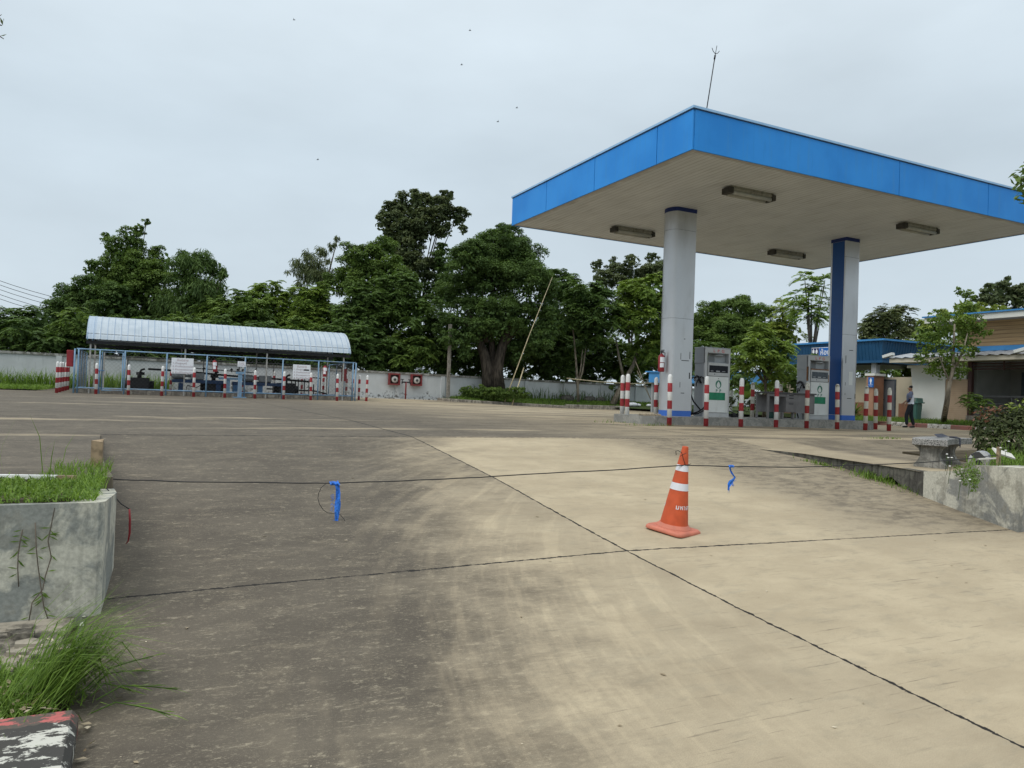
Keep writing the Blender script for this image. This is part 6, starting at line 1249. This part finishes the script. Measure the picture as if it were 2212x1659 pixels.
# croton hedge: big glossy leaves, reddish young tips
L = []
rr = random.Random(4)
for (x, y, r, Y) in [(2120,930,24,13.2),(2150,925,28,13.0),(2185,922,30,12.8),(2215,915,34,12.7),(2128,955,24,13.0),(2165,955,28,12.7),(2200,955,30,12.5),(2240,940,40,12.5),(2150,900,22,13.2),(2190,895,22,13.0),(2225,888,26,12.9),(2118,905,16,13.3),(2280,920,50,12.6),(2170,975,22,12.4),(2215,975,24,12.2)]:
    L.append((at(x, y, Y), r*Y/1617.4))
hd = thing('croton_hedge', 'bushy dark-leaved hedge with reddish young tips behind the raised bed', 'hedge', (13.6, 7.6, 0))
def bigleaf(lobes, n0, l0, l1, rng, lo=-.2, upb=.5):
    VX = []; T = []
    for c, r in lobes:
        n = int(n0*(r/.2)**2); p = unit(rng.normal(size=(n, 3))); pos = np.array(c)+p*r*rng.uniform(.55, 1.08, (n, 1)); nr = unit(p+np.array([0, 0, upb])+rng.normal(size=(n, 3))*.35); ax = unit(np.cross(nr, rng.normal(size=(n, 3)))+np.array([0, 0, -.25])+p*.3); l = rng.uniform(l0, l1, n)
        VX.append(leaves(pos, ax, nr, l, l*.42, rng)); T.append(np.clip(.25+.3*rng.random(n)+.3*p[:, 2]*rng.random(n), 0, 1))
    return np.concatenate(VX), np.concatenate(T)
rng = np.random.default_rng(77); VX, T = bigleaf([(tuple(c), r) for c, r in L], 210, .06, .11, rng); fquads('foliage', VX, T, LEAF['croton'], hd)
Lt = [(at(x, y, Y), r*Y/1617.4) for x, y, r, Y in ((2112,893,11,13.1),(2128,888,12,13.0),(2146,886,12,12.9),(2165,884,12,12.8),(2106,905,9,13.0),(2134,900,12,12.85))]
VX, T = bigleaf([(tuple(c), r) for c, r in Lt], 70, .05, .09, rng, upb=.9); fquads('young_tips', VX, T, LEAF['redtip'], hd)
Lt = [(at(x, y, Y), r*Y/1617.4) for x, y, r, Y in ((2180,880,13,12.7),(2198,874,13,12.6),(2214,872,14,12.6),(2135,968,9,12.0),(2120,975,7,12.0))]
VX, T = bigleaf([(tuple(c), r) for c, r in Lt], 60, .06, .10, rng, upb=.9); fquads('fresh_leaves', VX, T, LEAF['yellow'], hd)
mb = MB()
for k in range(14):
    c = L[k % len(L)][0]; mb.tube([(c.x+rr.uniform(-.1, .1), c.y+rr.uniform(-.1, .1), -.05), c], .012, 5)
mb.build('stems', 'bark', hd)
# branches reaching in from trees outside the frame
tp = at(2330, 1000, 11.5); t = thing('overhanging_tree', 'leafy branch reaching in at the right edge in front of the canopy end', 'tree', (tp.x, tp.y, -.1))
trunk([([(tp.x, tp.y, -.2), (tp.x+.1, tp.y, 2), tuple(at(2335, 380, 11.8))], .16, .07), ([tuple(at(2333, 500, 11.7)), tuple(at(2270, 400, 11.6)), tuple(at(2200, 385, 11.5))], .05, .012), ([tuple(at(2300, 440, 11.7)), tuple(at(2240, 360, 11.6)), tuple(at(2212, 350, 11.5))], .03, .01)], 'bark', t)
rng = np.random.default_rng(90); Lt = [(at(x, y, Y), r*Y/1617.4) for x, y, r, Y in ((2200,385,18,11.5),(2216,400,24,11.5),(2204,420,12,11.45),(2220,365,18,11.6),(2245,400,34,11.6),(2214,430,12,11.5),(2280,380,60,11.8),(2320,320,70,11.9))]
VX, T = bigleaf([(tuple(c), r) for c, r in Lt], 42, .09, .17, rng, upb=.7); fquads('crown', VX, T, LEAF['mid'], t)
tp = at(-260, 1000, 13); t = thing('overhanging_tree', 'tip of a leafy twig hanging in at the top left corner', 'tree', (tp.x, tp.y, -1)); trunk([([(tp.x, tp.y, -1.2), (tp.x, tp.y, 3), tuple(at(-200, 60, 13)), tuple(at(-60, 40, 13)), tuple(at(4, 55, 13))], .2, .008), ([tuple(at(-60, 40, 13)), tuple(at(-10, 72, 13)), tuple(at(8, 84, 13))], .02, .006)], 'bark', t)
rng = np.random.default_rng(91); Lt = [(at(x, y, 13), r*13/1617.4) for x, y, r in ((0,28,7),(3,46,6),(4,72,6),(10,85,3),(-25,40,26),(-70,40,50),(-130,60,70))]
VX, T = bigleaf([(tuple(c), r) for c, r in Lt], 24, .08, .15, rng, upb=-.4); fquads('crown', VX, T, LEAF['grey'], t)

# ------------------------------------------------------------------ grass
def grass(name, label, pts, h, wd, lean, seed, mat='grass', kind='stuff', dirn=None, cat='grass'):
    """pts (N,3) roots; h (N,) heights; curved two-segment blades"""
    rng = np.random.default_rng(seed); n = len(pts); a = rng.uniform(0, 2*np.pi, n); d = np.stack([np.cos(a), np.sin(a), np.zeros(n)], 1)
    if dirn is not None: d = unit(d*(1-dirn[2])+np.array([dirn[0], dirn[1], 0])*dirn[2])
    ln = lean*rng.uniform(.3, 1.3, n); sd_ = np.stack([-d[:, 1], d[:, 0], np.zeros(n)], 1); sd_ = unit(sd_+rng.normal(size=(n, 3))*.4*np.array([1, 1, 0])); h = h[:, None]; wv = (wd*rng.uniform(.6, 1.2, n))[:, None]
    mid = pts+np.array([0, 0, 1])*h*.6*np.cos(ln*.5)[:, None]+d*h*.55*np.sin(ln*.5)[:, None]; tip = mid+np.array([0, 0, 1])*h*.45*np.cos(ln*1.3)[:, None]+d*h*.5*np.sin(ln*1.3)[:, None]
    A = np.stack([pts-sd_*wv*.5, pts+sd_*wv*.5, mid+sd_*wv*.42, mid-sd_*wv*.42], 1); B = np.stack([mid-sd_*wv*.42, mid+sd_*wv*.42, tip+sd_*wv*.04, tip-sd_*wv*.04], 1)
    t = np.clip(rng.normal(.45, .22, n), 0, 1); o = fquads(name, np.concatenate([A, B]), np.concatenate([t, t]), LEAF[mat]); tag(o, label, cat, kind=kind); return o
def scatter(n, x0, x1, y0, y1, zf, seed):
    rng = np.random.default_rng(seed); x = rng.uniform(x0, x1, n); y = rng.uniform(y0, y1, n); z = np.array([zf(a, b) for a, b in zip(x, y)]); return np.stack([x, y, z], 1)
rg = np.random.default_rng(5)
p = scatter(9500, -2.6, -.22, 5.12, 6.35, lambda u, v: 0.0, 1); h = rg.uniform(.018, .06, len(p))*(1+.6*np.clip((p[:, 0]+.9), 0, 1)); grass('planter_grass', 'short bright grass filling the left planter', p, h, .011, 1.5, 2)
p = scatter(620, -.62, -.2, 5.9, 7.3, lambda u, v: -.04, 3); h = rg.uniform(.04, .15, len(p)); grass('stake_grass', 'taller tufts of grass around the left stake', p, h, .008, .7, 4)
p = scatter(9, -2.2, -.4, 5.6, 7.0, lambda u, v: 0, 9); h = rg.uniform(.25, .5, len(p)); grass('grass_stalks', 'few thin tall grass stalks above the left planter', p, h, .006, .4, 10)
# big tuft on the old kerb, blades thrown to the right
cs = np.array([(-.52, 4.15), (-.40, 4.02), (-.62, 4.0), (-.70, 4.3), (-.85, 4.1), (-.55, 3.8), (-.68, 3.62), (-.8, 3.8), (-.62, 3.35), (-.66, 3.1), (-.60, 2.9)]); idx = rg.integers(0, len(cs), 6500); q = cs[idx]+rg.normal(size=(6500, 2))*np.array([.11, .11])
p = np.stack([q[:, 0], q[:, 1], np.array([zr(v)+.03 for v in q[:, 1]])], 1); h = rg.uniform(.03, .125, len(p)); grass('grass_tuft', 'big green grass tuft growing over the old painted kerb', p, h, .0065, 1.6, 6, dirn=(.8, .3, .3))
n = 420; q = np.array([-.34, 4.02])+rg.normal(size=(n, 2))*np.array([.07, .09]); p = np.stack([q[:, 0], q[:, 1], np.array([zr(v)+.06 for v in q[:, 1]])], 1); grass('grass_runners', 'long grass blades sprawling from the tuft onto the concrete', p, rg.uniform(.25, .55, n), .007, 1.75, 7, dirn=(.93, .2, .8))
def runner(pts, label, seed, leafn=9, L=.1):
    rng = np.random.default_rng(seed); mb = MB(); P_ = [Vector(a) for a in pts]; mb.tube(P_, .0028, 5); o = mb.build('stalk', LEAF['grass']); t = tag(o, label, 'grass stalk'); VX = []; T = []
    for k in range(leafn):
        f = (.35+.65*k/leafn)*(len(P_)-1); i = min(int(f), len(P_)-2); c = np.array(P_[i].lerp(P_[i+1], f-i)); d = np.array((P_[i+1]-P_[i]).normalized()); sd_ = unit(np.cross(d, [0, 0, 1]))*(1 if k % 2 else -1); ax = unit(d+sd_*rng.uniform(.15, .5)+np.array([0, 0, rng.uniform(-.05, .25)])); VX.append(leaves((c+ax*L*.5)[None], ax[None], np.array([[0, 0, 1.]]), [L*rng.uniform(.7, 1.2)], [.009], rng)); T.append([rng.random()])
    fquads('leaves', np.concatenate(VX), np.concatenate(T), LEAF['grass'], o)
for k, (x0, y0, x1, y1, l) in enumerate(((300,2520,455,2375,'thin seeding stalk sprawling highest from the grass tuft'),(300,2600,575,2460,'second stalk below the highest one, over the concrete'),(330,2590,560,2515,'stalk in the middle of the sprawl from the tuft'),(360,2625,665,2585,'long bright green stalk reaching farthest right over the concrete'),(340,2675,640,2680,'low pale stalk lying flat at the bottom of the sprawl'),(340,2610,490,2590,'short stalk close above the long bright one'))):
    def gp(x, y, dz):
        d = CF+CR*((x/1.736-1106)/1617.4)+CU*((829.5-y/1.736)/1617.4); lo, hi = .5, 40
        for _ in range(50):
            m_ = (lo+hi)/2; q_ = d*m_
            if EYE+q_.z-zr(q_.y)-dz > 0: lo = m_
            else: hi = m_
        q_ = d*lo; return Vector((q_.x, q_.y, q_.z+EYE))
    a, b = gp(x0, y0, .09), gp(x1, y1, .04); runner([a, a.lerp(b, .3)+Vector((0, 0, .05)), a.lerp(b, .65)+Vector((0, 0, .03)), b], l, 100+k, 8, .11)
# creeping vines on the planter face
for k, (pts, l) in enumerate(((((85,1985),(75,2030),(68,2080),(66,2130),(70,2200)),'left of three wiry weeds hanging down the planter face'),(((132,1960),(136,2060),(142,2120),(155,2215),(165,2280),(185,2335)),'longest of three wiry weeds, hanging down the planter face to its foot'),(((205,1905),(190,1980),(180,2030),(192,2090),(170,2160),(160,2210),(120,2260),(108,2330)),'right of three wiry weeds hanging down the planter face'))):
    def fp(x, y, off):
        d = CF+CR*((x/1.736-1106)/1617.4)+CU*((829.5-y/1.736)/1617.4); q_ = d*((5.07-off)/d.y); return Vector((q_.x, q_.y, q_.z+EYE))
    P_ = [fp(x, y, .012) for x, y in pts]; o = MB().tube(P_, .0032, 5).build('hanging_weed', 'bark'); tag(o, l, 'weed'); rng = np.random.default_rng(130+k); VX = []; T = []
    for q in range(13):
        f = rng.uniform(0, len(P_)-1.01); i = int(f); c = np.array(P_[i].lerp(P_[i+1], f-i)); s_ = rng.choice([-1, 1]); ax = unit(np.array([s_*rng.uniform(.4, 1), -.15, rng.uniform(-1, .2)])); VX.append(leaves((c+ax*.025)[None], ax[None], np.array([[0, -1., .2]]), [rng.uniform(.04, .075)], [.008], rng)); T.append([rng.random()*.6])
    fquads('leaves', np.concatenate(VX), np.concatenate(T), LEAF['grass'], o)
# lawn, verges, bed
p = scatter(9000, -14, -3.9, 39.4, 44.9, lambda u, v: zp(u, v)+.04, 11); grass('lawn_grass', 'grass of the lawn left of the compound', p, rg.uniform(.06, .24, len(p)), .035, .8, 12)
p = scatter(1500, -12, -1.0, 43.9, 44.85, lambda u, v: zp(u, v)+.04, 13); grass('tall_weeds', 'taller weeds along the wall foot left of the compound', p, rg.uniform(.4, 1.1, len(p)), .04, .9, 14)
p = scatter(600, -2.0, 1.4, 43.2, 44.8, lambda u, v: zp(u, v)+.1, 43); grass('tall_weeds', 'weeds behind the compound gate along the wall foot', p, rg.uniform(.3, 1.0, len(p)), .04, .9, 44)
bv = lambda u, v: zp(u, v)+.15+.32*sm((v-42.8)/1.6)*sm((u-17)/3)
p = scatter(11000, 17.6, 35, 42.75, 44.85, bv, 15); grass('verge_grass', 'grass on the verge along the back wall', p, rg.uniform(.06, .2, len(p)), .03, .8, 16)
p = scatter(420, 19, 31, 44.3, 44.85, bv, 17); grass('wall_weeds', 'dark weeds along the foot of the back wall', p, rg.uniform(.3, 1.0, len(p)), .045, .6, 18, mat='dark')
sv = lambda u, v: .14+.13*sm((u-28.6)/2.4)
p = scatter(9000, 28.6, 31.0, 10, 25, sv, 19); grass('station_grass', 'grass strip behind the red and white kerb', p, rg.uniform(.06, .17, len(p)), .018, .8, 20)
inb = lambda p: p[[(x > 9.45 and y < .645*x-.12 and (y < 6.75 if x < 11.3 else y < 6.75+(x-11.3)*.7)) for x, y in p[:, :2]]]
p = inb(scatter(7000, 9.42, 16, 5.3, 8.6, lambda u, v: .03, 21)); grass('bed_grass', 'low grass and weeds in the raised bed on the right', p, rg.uniform(.05, .15, len(p)), .011, 1.0, 22)
p = scatter(110, 11.2, 12.6, 5.5, 6.8, lambda u, v: .03, 23); grass('bed_stalks', 'thin tall grass blades before the croton hedge', p, rg.uniform(.2, .5, len(p)), .007, .9, 24)
# weeds spilling over the retaining wall, with leaves and flowers
L = [(w2(x, y, Y), r*Y/2807.8) for x, y, r, Y in ((3600,1765,26,8.95),(3640,1775,32,8.85),(3625,1800,26,8.6),(3655,1812,24,8.5),(3640,1760,28,9.0),(3665,1785,24,8.75),(3590,1755,14,9.2),(3650,1835,14,8.35))]
rng = np.random.default_rng(95); VX, T = bigleaf([(tuple(c), r) for c, r in L], 520, .02, .05, rng, upb=.4)
fw = thing('spilling_weed', 'x', 'x', L[0][0]); fquads('leaves', VX, T, LEAF['mid'], fw); tag(fw, 'leafy weed spilling over the retaining wall below the bench', 'weed')
t = None
for k, (x, y, Y, l) in enumerate(((3551,1703,9.4,'white weed flower on the tallest stalk in front of the bench'),(3556,1716,9.35,'white weed flower just below the tallest, in front of the bench'),(3569,1716,9.3,'white weed flower right of the two before the bench'),(3562,1748,9.1,'lowest white weed flower in front of the bench'),(3608,1759,8.9,'white weed flower on the leafy weed spilling over the wall'),(3637,1798,8.5,'white weed flower low on the spilling weed'),(3600,1803,8.5,'white weed flower on the left fringe of the spilling weed'),(3752,1679,9.2,'white weed flower just right of the brown stake top'),(3771,1689,9.2,'white weed flower over the broken board'),(3783,1655,9.6,'white flower cluster in front of the croton hedge'))):
    c = w2(x, y, Y); f = thing('weed_flower', l, 'flower', c, 'white weed flowers on the right bed'); MB().ball(c, .013, 1, (1.2, 1.2, .6)).build('head', 'white', f); MB().tube([c, c+Vector((.01, .01, -.10)), c+Vector((.02, .03, -.22))], .0025, 4).build('stem', LEAF['grass'], f)
# weeds in the joints and at the foot of the slab
for k, (u, v, n, hh, l) in enumerate(((10.1, 7.75, 260, .16, 'green weeds growing out of the hole in the slab edge'), (10.0, 7.1, 120, .10, 'small weeds at the foot of the retaining wall'), (10.22, 8.9, 120, .09, 'thin grass along the foot of the dark slab edge'), (11.5, 15.3, 60, .13, 'weed tuft in the joint before the leftmost bollard'), (11.2, 16.7, 30, .12, 'small weed beside the leftmost bollard pair'), (15.8, 11.9, 90, .08, 'weeds in the joint in front of the pump island'))):
    q = rg.normal(size=(n, 2))*np.array([.12, .22]) if v < 9.5 else rg.normal(size=(n, 2))*np.array([.35, .05]); pp_ = np.array([[u, v]])+q; pp_[:, 0] = np.minimum(pp_[:, 0], 10.15) if v < 9.5 else pp_[:, 0]
    p = np.stack([pp_[:, 0], pp_[:, 1], np.array([(zr(b) if v < 9.5 else zp(a, b)) for a, b in pp_])], 1); grass('joint_weeds', l, p, rg.uniform(.4, 1.1, n)*hh, .012, 1.1, 150+k, kind='stuff')
# dead leaves and chips scattered over the concrete
n = 330; rng = np.random.default_rng(200); x = rng.uniform(-.1, 9.0, n); y = np.where(rng.random(n) < .6, rng.uniform(1.6, 5.2, n), rng.uniform(5.2, 11, n)); z = np.array([zr(v) for v in y])+.006
c = np.stack([x, y, z], 1); a = rng.uniform(0, 6.283, n); ax = np.stack([np.cos(a), np.sin(a), rng.uniform(-.05, .25, n)], 1); l = np.where(rng.random(n) < .1, rng.uniform(.025, .05, n), rng.uniform(.006, .02, n))
tag(fquads('leaf_litter', leaves(c, ax, np.array([[0, 0, 1.]])+rng.normal(size=(n, 3))*.15, l, l*.45, rng), rng.random(n), LEAF['dry']), 'pale dead leaves and chips scattered over the ramp', 'leaf litter', kind='stuff')
n = 160; x = -.42+rng.normal(size=n)*.18; y = 3.95+rng.normal(size=n)*.28; z = np.array([zr(v) for v in y])+.02+.06*(x < -.24); c = np.stack([x, y, z], 1); a = rng.uniform(0, 6.283, n); ax = np.stack([np.cos(a), np.sin(a), rng.uniform(-.2, .4, n)], 1); l = rng.uniform(.02, .06, n)
tag(fquads('leaf_litter', leaves(c, ax, np.array([[0, 0, 1.]])+rng.normal(size=(n, 3))*.4, l, l*.5, rng), rng.random(n), LEAF['dry']), 'brown dead leaves caught around the old kerb end', 'leaf litter', kind='stuff')
